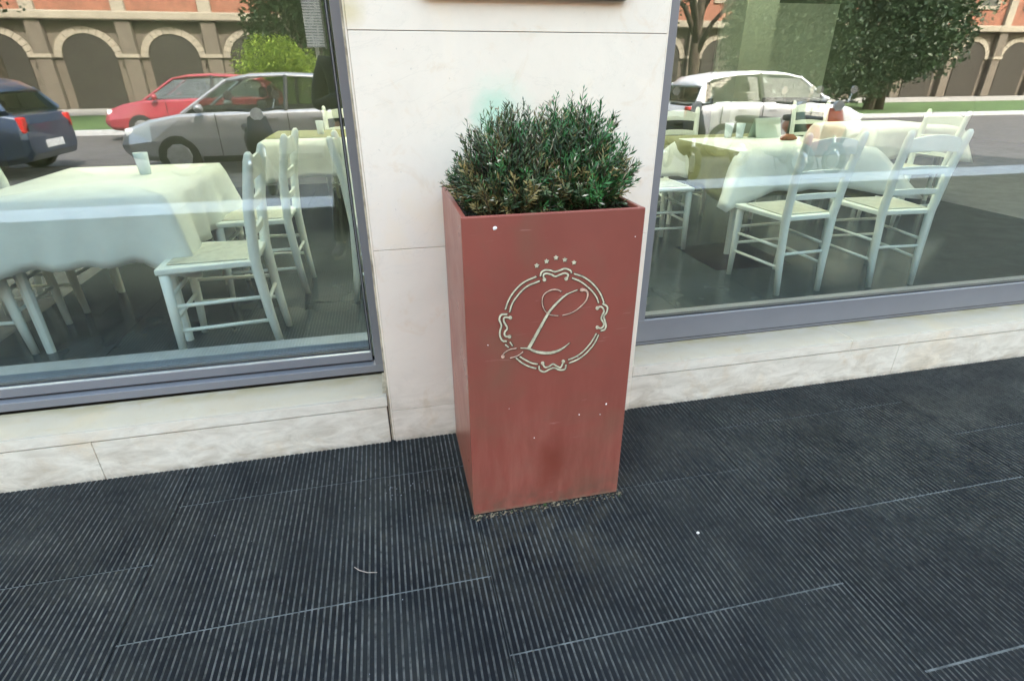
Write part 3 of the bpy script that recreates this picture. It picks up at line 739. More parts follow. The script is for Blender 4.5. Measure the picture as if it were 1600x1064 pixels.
def disc(m, c, r, y, off=(0, 0), star=False, mi=0):
    n = 10; vs = []
    for k in range(n):
        q = r*((1.0 if k % 2 == 0 else 0.58) if star else 1.0); a = math.pi/2+2*math.pi*k/n
        vs.append((c[0]+q*math.cos(a)+off[0], y, c[1]+q*math.sin(a)+off[1]))
    vs += [(v[0], -0.0001, v[2]) for v in vs]
    m.add(vs, [tuple(range(n))]+[(k, n+k, n+(k+1) % n, (k+1) % n) for k in range(n)], mi)
WID = {'ring': lambda t: 0.0040, 'top_o': lambda t: 0.0042, 'L_loop1': lambda t: 0.0062*(1-t)**1.5+0.0017, 'L_loop2': lambda t: 0.0017+0.0016*t,
       'L_top': lambda t: 0.0020, 'L_stem': lambda t: 0.0042+0.0052*t, 'L_foot': lambda t: 0.0020+0.0060*math.sin(math.pi*min(1, t*1.05))**1.3,
       'L_tail': lambda t: 0.0020+0.0015*t, 'L_tail2': lambda t: 0.0025, 'bit1': lambda t: 0.0040, 'bit2': lambda t: 0.0040}
def em_group(name, keys, mat, w0, parent=pl, yc=-0.0019, spots=()):
    m = MB()
    for k in keys:
        wf = WID.get(k, w0); ribbon(m, EMBLEM[k], wf, yc+random.uniform(-.00025, .0002))
    for s_ in spots: disc(m, EMBLEM['spot'][s_], 0.0052, yc-0.0004)
    return m.build(name, mat, parent)
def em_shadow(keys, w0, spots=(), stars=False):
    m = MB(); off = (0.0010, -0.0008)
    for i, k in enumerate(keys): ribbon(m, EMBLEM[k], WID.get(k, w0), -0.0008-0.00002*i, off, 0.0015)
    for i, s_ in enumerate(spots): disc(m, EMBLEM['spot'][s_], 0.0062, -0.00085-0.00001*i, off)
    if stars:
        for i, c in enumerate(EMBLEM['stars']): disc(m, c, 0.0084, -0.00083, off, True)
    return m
rk = ['ring%d' % i for i in range(1, 9)]+['bit1', 'bit2']; ok = [k for k in EMBLEM if k[-2:] in ('_o', '_i')]; lk = [k for k in EMBLEM if k.startswith('L_')]
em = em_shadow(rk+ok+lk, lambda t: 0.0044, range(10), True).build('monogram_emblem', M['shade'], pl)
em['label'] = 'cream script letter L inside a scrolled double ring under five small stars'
for k in rk: em_group('ring_arc', [k], M['cream'], WID['ring'], em)
for q, nm in enumerate(('top_i', 'right_i', 'left_i', 'bot_i')): em_group('scroll', [nm], M['cream'], lambda t: 0.0048, em, -0.0021, (2*q, 2*q+1))
for nm in ('top_o', 'right_o', 'left_o', 'bot_o'): em_group('scroll', [nm], M['cream'], lambda t: 0.0048, em, -0.0022)
em_group('letter', ['L_stem', 'L_foot', 'L_top'], M['cream'], lambda t: 0.004, em, -0.0023)
em_group('flourish', ['L_loop1'], M['rose'], lambda t: 0.004, em, -0.0025, (9,))
em_group('flourish', ['L_tail'], M['rose'], lambda t: 0.004, em, -0.0025, (8,))
for k in ('L_loop2', 'L_tail2'): em_group('flourish', [k], M['rose'], lambda t: 0.004, em, -0.0025)
for c in EMBLEM['stars']:
    m = MB(); disc(m, c, 0.0072, -0.0019, star=True); m.build('star', M['cream'], em)

# debris along the foot of the planter
m = MB(); rnd = random.Random(4)
for k in range(820):
    e = rnd.random()
    if e < 0.80: x, y = PXL+rnd.uniform(-0.01, PW+0.015), PYF-abs(rnd.gauss(0, 0.011))-0.001
    else: x, y = PXL+PW+abs(rnd.gauss(0, 0.008)), PYF+rnd.uniform(0, PD)
    r = rnd.uniform(0.0012, 0.0044)*(1 if rnd.random() < 0.88 else 2.2); z = 0.0008
    vs = [(x+rnd.uniform(-r, r), y+rnd.uniform(-r, r), z), (x+r, y, z), (x, y+r, z), (x+rnd.uniform(-.3, .3)*r, y, z+r*rnd.uniform(.4, 1.1))]
    vs[0] = (x-r, y-r*0.6, z)
    m.add(vs, [(0, 1, 3), (1, 2, 3), (2, 0, 3), (0, 2, 1)], 0 if rnd.random() < 0.55 else (1 if rnd.random() < 0.8 else 2))
o = stuff(m.build('dirt_crumbs', [M['soil'], plain('dry_crumb', (0.17, 0.13, 0.08), 0.9), M['leaf_dark']]))
tag(o, 'dry dirt and moss crumbs gathered along the foot of the red planter', 'dirt')
# small things lying on the pavement
m = MB(); rnd = random.Random(2); vs = []
ico = [(0,0,1),(0.9,0,.4),(.28,.85,.4),(-.72,.53,.4),(-.72,-.53,.4),(.28,-.85,.4),(.72,.53,-.3),(-.28,.85,-.3),(-.9,0,-.3),(-.28,-.85,-.3),(.72,-.53,-.3),(0,0,-.6)]
fi = [(0,1,2),(0,2,3),(0,3,4),(0,4,5),(0,5,1),(1,6,2),(2,7,3),(3,8,4),(4,9,5),(5,10,1),(6,7,2),(7,8,3),(8,9,4),(9,10,5),(10,6,1),(11,7,6),(11,8,7),(11,9,8),(11,10,9),(11,6,10)]
m.add([(a*0.0058, b*0.0052, 0.0030+c*0.0045) for a, b, c in ico], fi)
tag(m.build('pebble', M['white_chip'], None, loc=(1.0725, -0.710, 0.0)), 'small white pebble on the ribbed paving', 'pebble')
m = MB(); m.tube([(0.018, -0.606, 0.003), (0.032, -0.622, 0.0045), (0.055, -0.634, 0.003), (0.083, -0.641, 0.004)], [0.0012, 0.0016, 0.0014, 0.0009], 6)
tag(m.build('twig', plain('dry_twig', (0.30, 0.24, 0.20), 0.8)), 'thin dry twig lying across the paving ribs', 'twig')
m = MB(); rnd = random.Random(12)
for k in range(46):
    x = rnd.uniform(-0.5, 2.2); y = rnd.uniform(-1.3, -0.03); r = rnd.uniform(0.0007, 0.0018)
    if PXL-.02 < x < PXL+PW+.02 and y > PYF-.02: continue
    m.add([(x-r, y-r, .0006), (x+r, y-r*.7, .0006), (x, y+r, .0006), (x, y, .0006+r*.8)], [(0,1,3), (1,2,3), (2,0,3)])
for k in range(16):
    x = rnd.gauss(0.16, 0.055); y = rnd.gauss(-0.29, 0.022); r = rnd.uniform(0.0008, 0.0022)
    m.add([(x-r, y-r*1.8, .0006), (x+r, y-r*.7, .0006), (x, y+r*1.6, .0006), (x, y, .0006+r*.6)], [(0,1,3), (1,2,3), (2,0,3)])
tag(stuff(m.build('grit', M['kerb'])), 'pale grit flecks scattered over the ribbed paving', 'grit')

# ================================================================ SHRUBS
def make_shrub(label, cx_, cy_, rx, ry, rz, z0, nshoot, seed, mats, weights, leafL):
    rnd = random.Random(seed)
    t = thing('evergreen_shrub', label, 'shrub', (cx_, cy_, 0.90), group='shrubs growing in the red planter')
    stems = MB(); lv = MB(); tips = MB()
    xmin, xmax = PXL+T+0.012-cx_, PXL+PW-T-0.012-cx_; ymin, ymax = PYF+T+0.012-cy_, PYF+PD-T-0.012-cy_
    for k in range(nshoot):
        u = rnd.uniform(-0.30, 1) ; a = rnd.uniform(0, 2*math.pi); h = math.sqrt(max(0, 1-u*u))
        rr = rnd.uniform(0.62, 1.0)**0.8 * rnd.choice([1, 1, 0.9, 1.0, 1.04, 1.10])
        d = Vector((h*math.cos(a)*rx, h*math.sin(a)*ry, u*rz))*rr
        tip = Vector((0, 0, z0-0.90)) + d
        base = Vector((min(max(d.x*0.25+rnd.gauss(0, .035), xmin), xmax), min(max(d.y*0.25+rnd.gauss(0, .035), ymin), ymax), 0.0))
        # keep inside the box until above the rim, and off the wall
        if tip.z < 0.098:
            tip.z = 0.098+rnd.uniform(-0.045, 0.03)
            tip.x = min(max(tip.x, xmin-0.0), xmax); tip.y = min(max(tip.y, ymin), ymax)
        tip.y = min(tip.y, -cy_-0.012)
        mid = base.lerp(tip, 0.55)+Vector((rnd.gauss(0, .012), rnd.gauss(0, .012), 0.03+rnd.gauss(0, .01)))
        mid.x = min(max(mid.x, xmin), xmax) if mid.z < 0.09 else mid.x
        mid.y = min(max(mid.y, ymin), ymax) if mid.z < 0.09 else min(mid.y, -cy_-0.01)
        tip += Vector((0, 0, 0.012))
        def P(s_): return base*(1-s_)**2 + mid*2*s_*(1-s_) + tip*s_*s_
        stems.tube([P(0), P(.35), P(.7), P(1)], [0.0021, 0.0016, 0.0012, 0.0006], 4, cap=False)
        mi = rnd.choices(range(len(mats)), weights)[0]
        if tip.y < -0.02 and tip.z < 0.20 and rnd.random() < 0.25: mi = 3
        n = rnd.randint(20, 30)
        for i in range(n):
            s_ = 0.38+0.62*(i+rnd.random()*.6)/n
            if s_ > 1: s_ = 1
            p = P(s_); q = P(min(1, s_+0.05)); ax = (q-p); ax = ax.normalized() if ax.length > 1e-5 else (tip-mid).normalized()
            az = i*2.4+rnd.random(); o1 = ax.orthogonal().normalized(); o2 = ax.cross(o1)
            out = o1*math.cos(az)+o2*math.sin(az)
            L = leafL*rnd.uniform(0.7, 1.25)*(0.65 if s_ > 0.93 else 1.0)
            dry_ = rnd.random() < 0.06
            if dry_: L *= 0.6
            dr = (ax*rnd.uniform(0.65, 1.15)+out*0.75).normalized(); sd_ = dr.cross(out).normalized()*L*rnd.uniform(0.095, 0.135)
            if sd_.length < 1e-6: continue
            e = p+dr*L; c = p+dr*L*0.5+out*L*0.05
            if (e.y > -cy_-0.002): continue
            mm = 3 if dry_ else mi
            if s_ > 0.9 and rnd.random() < 0.10: mm = 4
            lv.add([p, c+sd_, e, c-sd_], [(0, 1, 2), (0, 2, 3)], mm)
        if rnd.random() < 0.10:
            for g in range(3):
                c = tip+Vector((rnd.gauss(0, .003), rnd.gauss(0, .003), rnd.gauss(0, .003))); r = rnd.uniform(0.0018, 0.0034)
                tips.add([c+Vector(v)*r for v in ((1,0,0),(0,1,0),(-1,0,0),(0,-1,0),(0,0,1),(0,0,-1))], [(0,1,4),(1,2,4),(2,3,4),(3,0,4),(1,0,5),(2,1,5),(3,2,5),(0,3,5)])
    stuff(stems.build('twigs', M['twig'], t)); stuff(lv.build('leaves', mats, t)); stuff(tips.build('buds', M['leaf_pale'], t))
    return t
LM = [M['leaf_dark'], M['leaf_blue'], M['leaf_mid'], M['leaf_dry'], M['leaf_pale']]
make_shrub('x', 0.590, -0.255, 0.215, 0.19, 0.220, 1.012, 600, 11, LM, [5, 4, 1.6, 1.5, 0], 0.023)
make_shrub('taller fresh green shrub with long upright shoots in the planter', 0.755, -0.245, 0.208, 0.19, 0.226, 1.02, 580, 12, LM, [4, 2.0, 5.5, 0.6, 0], 0.026)
bpy.data.objects['evergreen_shrub']['label'] = 'lower dull green shrub with yellowed tips, leaning over the empty corner of the planter'

# ================================================================ STREET BEHIND THE VIEWER (seen mirrored in the panes)
def skin(name, mat, chain, parent, sub=2):
    """chain: list of (point, radius, parent index)"""
    me = bpy.data.meshes.new(name)
    me.from_pydata([c[0] for c in chain], [(i, c[2]) for i, c in enumerate(chain) if c[2] is not None], [])
    me.materials.append(mat); o = bpy.data.objects.new(name, me); COL.objects.link(o); o.parent = parent
    sk = o.modifiers.new('skin', 'SKIN'); sk.use_smooth_shade = True
    for i, c in enumerate(chain):
        r = c[1] if isinstance(c[1], tuple) else (c[1], c[1])
        me.skin_vertices[0].data[i].radius = r
    me.skin_vertices[0].data[0].use_root = True
    ss = o.modifiers.new('sub', 'SUBSURF'); ss.levels = sub; ss.render_levels = sub
    return o
def add_skin_layer(me):
    bm = bmesh.new(); bm.from_mesh(me); bm.verts.layers.skin.verify(); bm.to_mesh(me); bm.free()
def skin(name, mat, chain, parent, sub=2):
    me = bpy.data.meshes.new(name)
    me.from_pydata([c[0] for c in chain], [(i, c[2]) for i, c in enumerate(chain) if c[2] is not None], [])
    bm = bmesh.new(); bm.from_mesh(me); lay = bm.verts.layers.skin.verify(); bm.verts.ensure_lookup_table()
    for i, c in enumerate(chain):
        r = c[1] if isinstance(c[1], tuple) else (c[1], c[1])
        bm.verts[i][lay].radius = r; bm.verts[i][lay].use_root = (i == 0)
    bm.to_mesh(me); bm.free(); me.materials.append(mat)
    o = bpy.data.objects.new(name, me); COL.objects.link(o); o.parent = parent
    sk = o.modifiers.new('skin', 'SKIN'); sk.use_smooth_shade = True
    ss = o.modifiers.new('sub', 'SUBSURF'); ss.levels = sub; ss.render_levels = sub
    return o
PXP, PYP = 0.035, -2.24
person = thing('person', 'person in a black jacket and black trousers facing the shopfront, holding up a phone', 'person', (PXP, PYP, 0))
HX = 0.2207-PXP
def arm(s):
    el = (s*0.235, 0.03, 1.10); wr = (HX+s*0.058, 0.33, 1.235)
    return el, wr
body = [((0,0,0.94), (0.13,0.10), None), ((0,0,1.10), (0.12,0.09), 0), ((0,0,1.28), (0.14,0.10), 1), ((0,0,1.41), (0.07,0.06), 2), ((0,0.015,1.47), 0.052, 3), ((0,0.035,1.53), 0.060, 4),
        ((0,0.045,1.60), (0.074,0.088), 5), ((0,0.03,1.665), (0.066,0.078), 6)]
for s in (-1, 1):
    el, wr = arm(s); n = len(body)
    body += [((s*0.15, 0, 1.375), 0.055, 2), (el, 0.040, n), (wr, 0.024, n+1), ((wr[0], wr[1]+0.045, wr[2]+0.035), (0.030, 0.014), n+2)]
    h = n+3; b = body[h][0]
    for f, (dx, L) in enumerate(((-0.022, .050), (-0.008, .058), (0.007, .055), (0.021, .044))):
        k = len(body)
        body += [((b[0]+s*0.004, b[1]+0.012, b[2]+0.022+dx), 0.0085, h), ((b[0]-s*0.004, b[1]+0.026, b[2]+0.030+dx+L*.3), 0.0078, k), ((b[0]-s*L*0.42, b[1]+0.030, b[2]+0.034+dx+L*.3), 0.0066, k+1)]
    k = len(body); body += [((b[0]-s*0.014, b[1]-0.008, b[2]+0.008), 0.010, h), ((b[0]-s*0.030, b[1]-0.010, b[2]+0.030), 0.0088, k)]
for s in (-1, 1):
    n = len(body); fx = -0.215 if s < 0 else 0.115
    body += [((s*0.09, 0, 0.88), 0.085, 0), (((s*0.09+fx)/2, 0.01, 0.49), 0.055, n), ((fx, -0.02, 0.10), 0.038, n+1), ((fx, 0.02, 0.045), 0.036, n+2), ((fx+s*0.02, 0.13, 0.035), 0.03, n+3)]
skin('body', M['skin'], body, person, 1)
# face
m = MB(); m.tube([(0, 0.128, 1.60), (0, 0.146, 1.575), (0, 0.138, 1.563)], [0.008, 0.013, 0.009], 8); m.build('nose', M['skin'], person, smooth=True)
boxes('mouth', plain('lips', (0.35, 0.12, 0.10), 0.5), [(-0.022, 0.022, 0.118, 0.127, 1.535, 1.543)], person, bevel=0.003)
for s in (-1, 1):
    m = MB(); m.tube([(s*0.03-0.012, 0.124, 1.613), (s*0.03, 0.128, 1.613), (s*0.03+0.012, 0.124, 1.613)], [0.003, 0.008, 0.003], 8); m.build('eye', M['black'], person, smooth=True)
    m = MB(); m.tube([(s*0.078, 0.03, 1.57), (s*0.086, 0.022, 1.60), (s*0.083, 0.02, 1.625)], [0.008, 0.014, 0.009], 8, flat=0.5); m.build('ear', M['skin'], person, smooth=True)
skin('hair', M['hair'], [((0, 0.00, 1.655), (0.085, 0.092), None), ((0, -0.025, 1.60), (0.083, 0.07), 0), ((0, -0.03, 1.54), (0.065, 0.05), 1), ((0, 0.06, 1.69), (0.06, 0.045), 0)], person)
jk = [((0,0,0.93), (0.175,0.125), None), ((0,0,1.10), (0.165,0.12), 0), ((0,0,1.28), (0.175,0.125), 1), ((0,-0.005,1.40), (0.10,0.08), 2), ((0,-0.005,1.45), (0.068,0.062), 3)]
for s in (-1, 1):
    el, wr = arm(s); n = len(jk)
    jk += [((s*0.165, 0, 1.375), 0.075, 2), ((el[0]*1.02, el[1], el[2]), 0.058, n), ((wr[0]*.93+el[0]*.07, wr[1]*.93+el[1]*.07, wr[2]*.93+el[2]*.07), 0.040, n+1)]
skin('jacket', M['jacket'], jk, person)
tr = [((0,0,0.95), (0.155,0.115), None), ((0,0,0.86), (0.15,0.11), 0)]
for s in (-1, 1):
    n = len(tr); fx = -0.215 if s < 0 else 0.115
    tr += [((s*0.10, 0, 0.76), 0.10, 1), (((s*0.09+fx)/2, 0.012, 0.48), 0.075, n), ((fx, -0.015, 0.12), 0.062, n+1), ((fx, -0.012, 0.085), 0.062, n+2)]
skin('trousers', M['trouser'], tr, person)
for s in (-1, 1):
    fx = -0.215 if s < 0 else 0.115
    skin('shoe', M['shoe'], [((fx, -0.03, 0.06), (0.046, 0.045), None), ((fx+s*0.01, 0.06, 0.055), (0.045, 0.038), 0), ((fx+s*0.028, 0.16, 0.040), (0.048, 0.028), 1), ((fx+s*0.036, 0.205, 0.036), (0.036, 0.022), 2), ((fx, -0.07, 0.055), (0.036, 0.04), 0)], person)
    boxes('sole', M['sole'], [(fx-0.040+s*0.010, fx+0.040+s*0.010, -0.10, 0.20, 0.002, 0.020)], person, bevel=0.006)
ph = MB(); ph.box(-0.036, 0.036, -0.072, 0.078, 0.012, 0.021)
pho = ph.build('phone', M['black'], None, bevel=0.004); pho.matrix_world = cam.matrix_world.copy()
tag(pho, 'black phone held upright in the hands of the person in black', 'phone')

def make_car(label, paint, group=None):
    t = thing('parked_car', label, 'car', group=group)
    st = [(0.00,.36,.78,.70,.66), (0.07,.26,.90,.78,.73), (0.30,.22,.95,.83,.79), (0.70,.20,.955,.85,.82), (1.3,.20,.945,.86,.83), (2.0,.20,.93,.86,.83), (2.6,.20,.915,.86,.82), (3.05,.20,.90,.85,.80), (3.5,.22,.82,.82,.74), (3.85,.26,.70,.74,.64), (4.0,.36,.58,.62,.52)]
    m = MB(); n = 10; vs = []
    for x, zb, zt, wl, wt in st:
        mid = (zb+zt)/2
        half = [(wl*0.93, zb), (wl, zb+0.08), (wl*1.01, mid), (wt*1.005, zt-0.04), (wt*0.96, zt)]
        vs += [(x, y, z) for y, z in half] + [(x, -y, z) for y, z in reversed(half)]
    fs = [tuple(range(n-1, -1, -1)), tuple((len(st)-1)*n+k for k in range(n))]
    for i in range(len(st)-1):
        for k in range(n): fs.append((i*n+k, i*n+(k+1) % n, (i+1)*n+(k+1) % n, (i+1)*n+k))
    m.add(vs, fs); m.build('body', paint, t, smooth=False, bevel=0.02)
    rf = [(0.28, 1.24, 0.58), (0.50, 1.37, 0.60), (0.95, 1.43, 0.615), (1.5, 1.455, 0.62), (2.0, 1.44, 0.61), (2.35, 1.38, 0.59)]
    m = MB(); vs = []
    for x, z, w_ in rf: vs += [(x, w_+.02, z-0.045), (x, w_, z-.01), (x, w_*.5, z+.018), (x, -w_*.5, z+.018), (x, -w_, z-.01), (x, -w_-.02, z-.045), (x, -w_*.9, z-.05), (x, w_*.9, z-.05)]
    fs = [tuple(range(7, -1, -1)), tuple(5*8+k for k in range(8))]
    for i in range(5):
        for k in range(8): fs.append((i*8+k, i*8+(k+1) % 8, (i+1)*8+(k+1) % 8, (i+1)*8+k))
    m.add(vs, fs); m.build('roof', paint, t, smooth=True)
    for s in (-1, 1):
        pm = MB(); pm.tube([(2.33, s*0.60, 1.36), (3.02, s*0.76, 0.90)], 0.026, 6); pm.build('pillar', paint, t)
        pm = MB(); pm.tube([(1.45, s*0.625, 1.42), (1.50, s*0.795, 0.93)], 0.035, 6); pm.build('pillar', M['black'], t)
        pm = MB(); pm.tube([(0.36, s*0.585, 1.25), (0.20, s*0.76, 0.93)], [0.04, 0.09], 6); pm.build('pillar', paint, t)
        g = MB(); g.add([(0.34, s*0.60, 1.23), (0.9, s*0.628, 1.38), (1.5, s*0.632, 1.41), (2.30, s*0.612, 1.335), (2.95, s*0.765, 0.915), (0.30, s*0.785, 0.945)], [(0,1,2,3,4,5)]); g.build('side_window', M['car_clear'], t)
        boxes('door_handle', paint, [(1.62, 1.78, s*0.855-0.012, s*0.855+0.012, 0.80, 0.825), (0.98, 1.12, s*0.850-0.012, s*0.850+0.012, 0.81, 0.835)], t)
        mm = MB(); mm.tube([(2.75, s*0.82, 0.94), (2.72, s*0.93, 0.98), (2.74, s*0.99, 0.98)], [0.02, 0.07, 0.04], 8); mm.build('wing_mirror', paint, t, smooth=True)
        boxes('tail_light', M['lamp_red'], [(0.00, 0.12, s*0.66-0.07, s*0.66+0.07, 0.66, 0.88)], t, bevel=0.02)
        boxes('headlight', M['lamp_clear'], [(3.74, 3.90, s*0.55-0.12, s*0.55+0.12, 0.58, 0.70)], t, bevel=0.03)
        for x in (0.72, 3.15):
            wm = MB(); wm.tube([(x, s*0.70, 0.30), (x, s*0.71, 0.30), (x, s*0.855, 0.30), (x, s*0.868, 0.30)], [0.27, 0.30, 0.30, 0.26], 24); wh = wm.build('wheel', M['tyre'], t, smooth=False)
            wm = MB(); wm.tube([(x, s*0.85, 0.30), (x, s*0.874, 0.30)], [0.20, 0.18], 10); wm.build('rim', M['rim'], wh)
    g = MB(); g.add([(2.37, 0.58, 1.36), (2.37, -0.58, 1.36), (3.03, -0.74, 0.905), (3.03, 0.74, 0.905)], [(0,1,2,3)]); g.build('windscreen', M['car_clear'], t)
    g = MB(); g.add([(0.27, 0.56, 1.22), (0.27, -0.56, 1.22), (0.09, -0.68, 0.93), (0.09, 0.68, 0.93)], [(0,1,2,3)]); g.build('rear_window', M['car_clear'], t)
    for x in (0.85, 1.85):
        for s in (-1, 1):
            boxes('seat', M['black'], [(x-0.06, x+0.10, s*0.36-0.24, s*0.36+0.24, 0.6, 1.08), (x-0.03, x+0.06, s*0.36-0.12, s*0.36+0.12, 1.10, 1.26)], t, bevel=0.04)
    boxes('cabin_floor', M['black'], [(0.25, 3.0, -0.74, 0.74, 0.86, 0.957)], t)
    for s in (-1, 1):
        for xs in (1.47, 2.52, 0.62):
            boxes('door_seam', M['black'], [(xs, xs+0.012, s*0.862-0.006, s*0.862+0.006, 0.30, 0.90)], t)
        boxes('sill_trim', M['black'], [(1.05, 2.82, s*0.85-0.015, s*0.85+0.015, 0.20, 0.29)], t)
    boxes('number_plate', M['paint'], [(-0.006, 0.01, -0.26, 0.26, 0.42, 0.53)], t)
    return t
m_, nt_, b_, o_ = new_mat('tinted_car_glass'); nt_.nodes.remove(b_)
a_ = nt_.nodes.new('ShaderNodeBsdfTransparent'); a_.inputs[0].default_value = (0.55, 0.62, 0.56, 1); g_ = nt_.nodes.new('ShaderNodeBsdfGlossy'); g_.inputs['Roughness'].default_value = 0.02
x_ = nt_.nodes.new('ShaderNodeMixShader'); x_.inputs[0].default_value = 0.12
nt_.links.new(a_.outputs[0], x_.inputs[1]); nt_.links.new(g_.outputs[0], x_.inputs[2]); nt_.links.new(x_.outputs[0], o_.inputs[0]); M['car_clear'] = m_
GR = 'cars parked along the kerb'
for label, paint, loc, rz in (
    ('silver hatchback parked at the kerb straight behind the person in black', M['silver'], (0.3, -8.35, -0.12), 180),
    ('white hatchback parked beyond the scooters, next along the kerb', M['white_car'], (5.75, -8.35, -0.12), 0),
    ('dark blue hatchback parked behind the silver one', M['dark_car'], (-4.9, -8.4, -0.12), 180),
    ('red hatchback parked on the far side of the road by the lawn', M['red_car'], (-2.15, -14.1, -0.12), 180)):
    c = make_car(label, paint, GR); c.location = loc; c.rotation_euler = (0, 0, R(rz))

def make_scooter(label, fair):
    t = thing('scooter', label, 'scooter', group='scooters parked by the kerb')
    for x in (-0.62, 0.62):
        m = MB(); pts = [(x+0.20*math.cos(a*math.pi/10), 0, 0.24+0.20*math.sin(a*math.pi/10)) for a in range(21)]; m.tube(pts, 0.045, 8, cap=False); wl = m.build('wheel', M['tyre'], t, smooth=True)
        m = MB(); m.tube([(x, -0.03, 0.24), (x, 0.03, 0.24)], 0.12, 12); m.build('rim', M['rim'], wl)
    m = MB(); m.tube([(-0.75, 0, 0.62), (-0.5, 0, 0.60), (-0.1, 0, 0.55), (0.05, 0, 0.36), (0.25, 0, 0.33), (0.45, 0, 0.45)], [0.09, 0.16, 0.17, 0.13, 0.12, 0.10], 12); m.build('body', fair, t, smooth=True)
    m = MB(); m.tube([(0.40, 0, 0.35), (0.46, 0, 0.65), (0.40, 0, 0.95)], [0.16, 0.19, 0.11], 12, flat=0.4); m.build('front_shield', fair, t, smooth=True)
    m = MB(); m.tube([(0.62, 0, 0.24), (0.45, 0, 0.7), (0.36, 0, 1.02)], 0.025, 8); m.build('fork', M['chrome'], t)
    m = MB(); m.tube([(0.28, -0.33, 1.04), (0.36, -0.12, 1.02), (0.36, 0.12, 1.02), (0.28, 0.33, 1.04)], 0.017, 8); m.build('handlebar', M['black'], t)
    m = MB(); m.tube([(0.38, 0, 1.0), (0.47, 0, 0.98)], [0.05, 0.08], 12); m.build('headlight', M['lamp_clear'], t)
    boxes('saddle', M['black'], [(-0.72, 0.02, -0.15, 0.15, 0.70, 0.80)], t, bevel=0.04)
    for s in (-1, 1):
        m = MB(); m.tube([(0.34, s*0.22, 1.03), (0.33, s*0.27, 1.18)], 0.006, 6); st_ = m.build('mirror_stem', M['chrome'], t)
        m = MB(); m.tube([(0.34, s*0.28, 1.20), (0.325, s*0.28, 1.20)], 0.055, 12); m.build('mirror', M['chrome'], st_)
    m = MB(); m.tube([(-0.70, 0.12, 0.26), (-0.35, 0.13, 0.27)], [0.05, 0.045], 10); m.build('exhaust', M['chrome'], t, smooth=True)
    m = MB(); m.tube([(0.0, -0.10, 0.30), (0.0, -0.24, 0.0)], 0.012, 6); m.build('stand', M['black'], t)
    return t
for label, f, loc, rz in (('black scooter standing at the kerb in front of the silver hatchback', M['black'], (-1.42, -6.2, -0.12), 75),
                          ('black scooter with chrome mirrors between the silver and white hatchbacks', M['black'], (4.75, -5.9, -0.12), 100),
                          ('dark green scooter in front of the white hatchback', M['green_fair'], (6.25, -5.8, -0.12), 80),
                          ('orange red scooter at the end of the row beside the dark green one', M['orange'], (7.0, -5.8, -0.12), 95)):
    c = make_scooter(label, f); c.location = loc; c.rotation_euler = (0, 0, R(rz))

t = thing('timetable_sign', 'tall white timetable board with lines of small print on a thin pale post', 'sign', (-0.42, -5.35, -0.12))
boxes('board', M['board'], [(-0.10, 0.10, -0.012, 0.012, 1.72, 2.75)], t)
boxes('board_frame', M['frame'], [(0.101, 0.118, -0.016, 0.016, 1.70, 2.77)], t)
m = MB(); m.tube([(0.0, -0.035, 0), (0.0, -0.035, 2.8)], 0.022, 10); m.build('post', M['rim'], t)

def crown_mesh(name, r, n, seed, size, mat, lobes=9):
    rnd = random.Random(seed); m = MB(); cs = []
    for k in range(lobes):
        a = rnd.uniform(0, 6.28); u = rnd.uniform(-.5, .8)
        cs.append((Vector((math.cos(a)*r*.6*math.sqrt(1-u*u), math.sin(a)*r*.6*math.sqrt(1-u*u), u*r*.75)), r*rnd.uniform(.35, .6)))
    for k in range(n):
        c, q = rnd.choice(cs); d = Vector((rnd.gauss(0,1), rnd.gauss(0,1), rnd.gauss(0,1))).normalized(); p = c+d*q*rnd.uniform(.6, 1.05)
        u = Vector((rnd.gauss(0,1), rnd.gauss(0,1), rnd.gauss(0,1))).normalized(); v = u.orthogonal().normalized(); s = size*rnd.uniform(.6, 1.3)
        m.add([p-u*s, p+v*s*.5, p+u*s, p-v*s*.5], [(0,1,2,3)])
    return m
def make_tree(label, h, r, seed):
    t = thing('street_tree', label, 'tree', group='trees along the lawn')
    m = MB(); m.tube([(0,0,-.1), (0.04,0,1.2), (0.0,0.03,2.0), (0.05,0,h*.55)], [0.24, 0.18, 0.17, 0.08], 10)
    for k in range(6):
        a = k*1.1; z = 1.8+0.25*k; m.tube([(0,0,z), (math.cos(a)*.5, math.sin(a)*.5, z+.9), (math.cos(a)*r*.6, math.sin(a)*r*.6, z+2.0)], [0.11, 0.07, 0.03], 7)
    m.build('trunk', M['bark'], t, smooth=True)
    c = crown_mesh('crown', r, 14000, seed, 0.075, M['crown'], 14).build('crown', M['crown'], t); c.location = (0, 0, h*.62)
    return t
ta = make_tree('big dark tree on the lawn behind the timetable board', 8.5, 3.0, 3); ta.location = (-1.1, -19.5, 0)
for p, rz, lab in (((10.5, -16.1, 0), 1.2, 'dark forked tree at the roadside behind the white hatchback'), ((-9.5, -16.5, 0), 2.2, 'tree at the end of the lawn past the dark blue hatchback'),
                   ((16.4, -19.5, 0), 3.0, 'tree beyond the forked one, behind the scooters'), ((4.2, -20.0, 0), 4.0, 'tree between the lawn and the brick building'), ((-17, -19, 0), 5.0, 'last tree of the lawn row, furthest from the white hatchback'), ((19.5, -17.5, 0), 5.5, 'last tree of the lawn row past the scooters')):
    dup(ta, p, rz, lab)
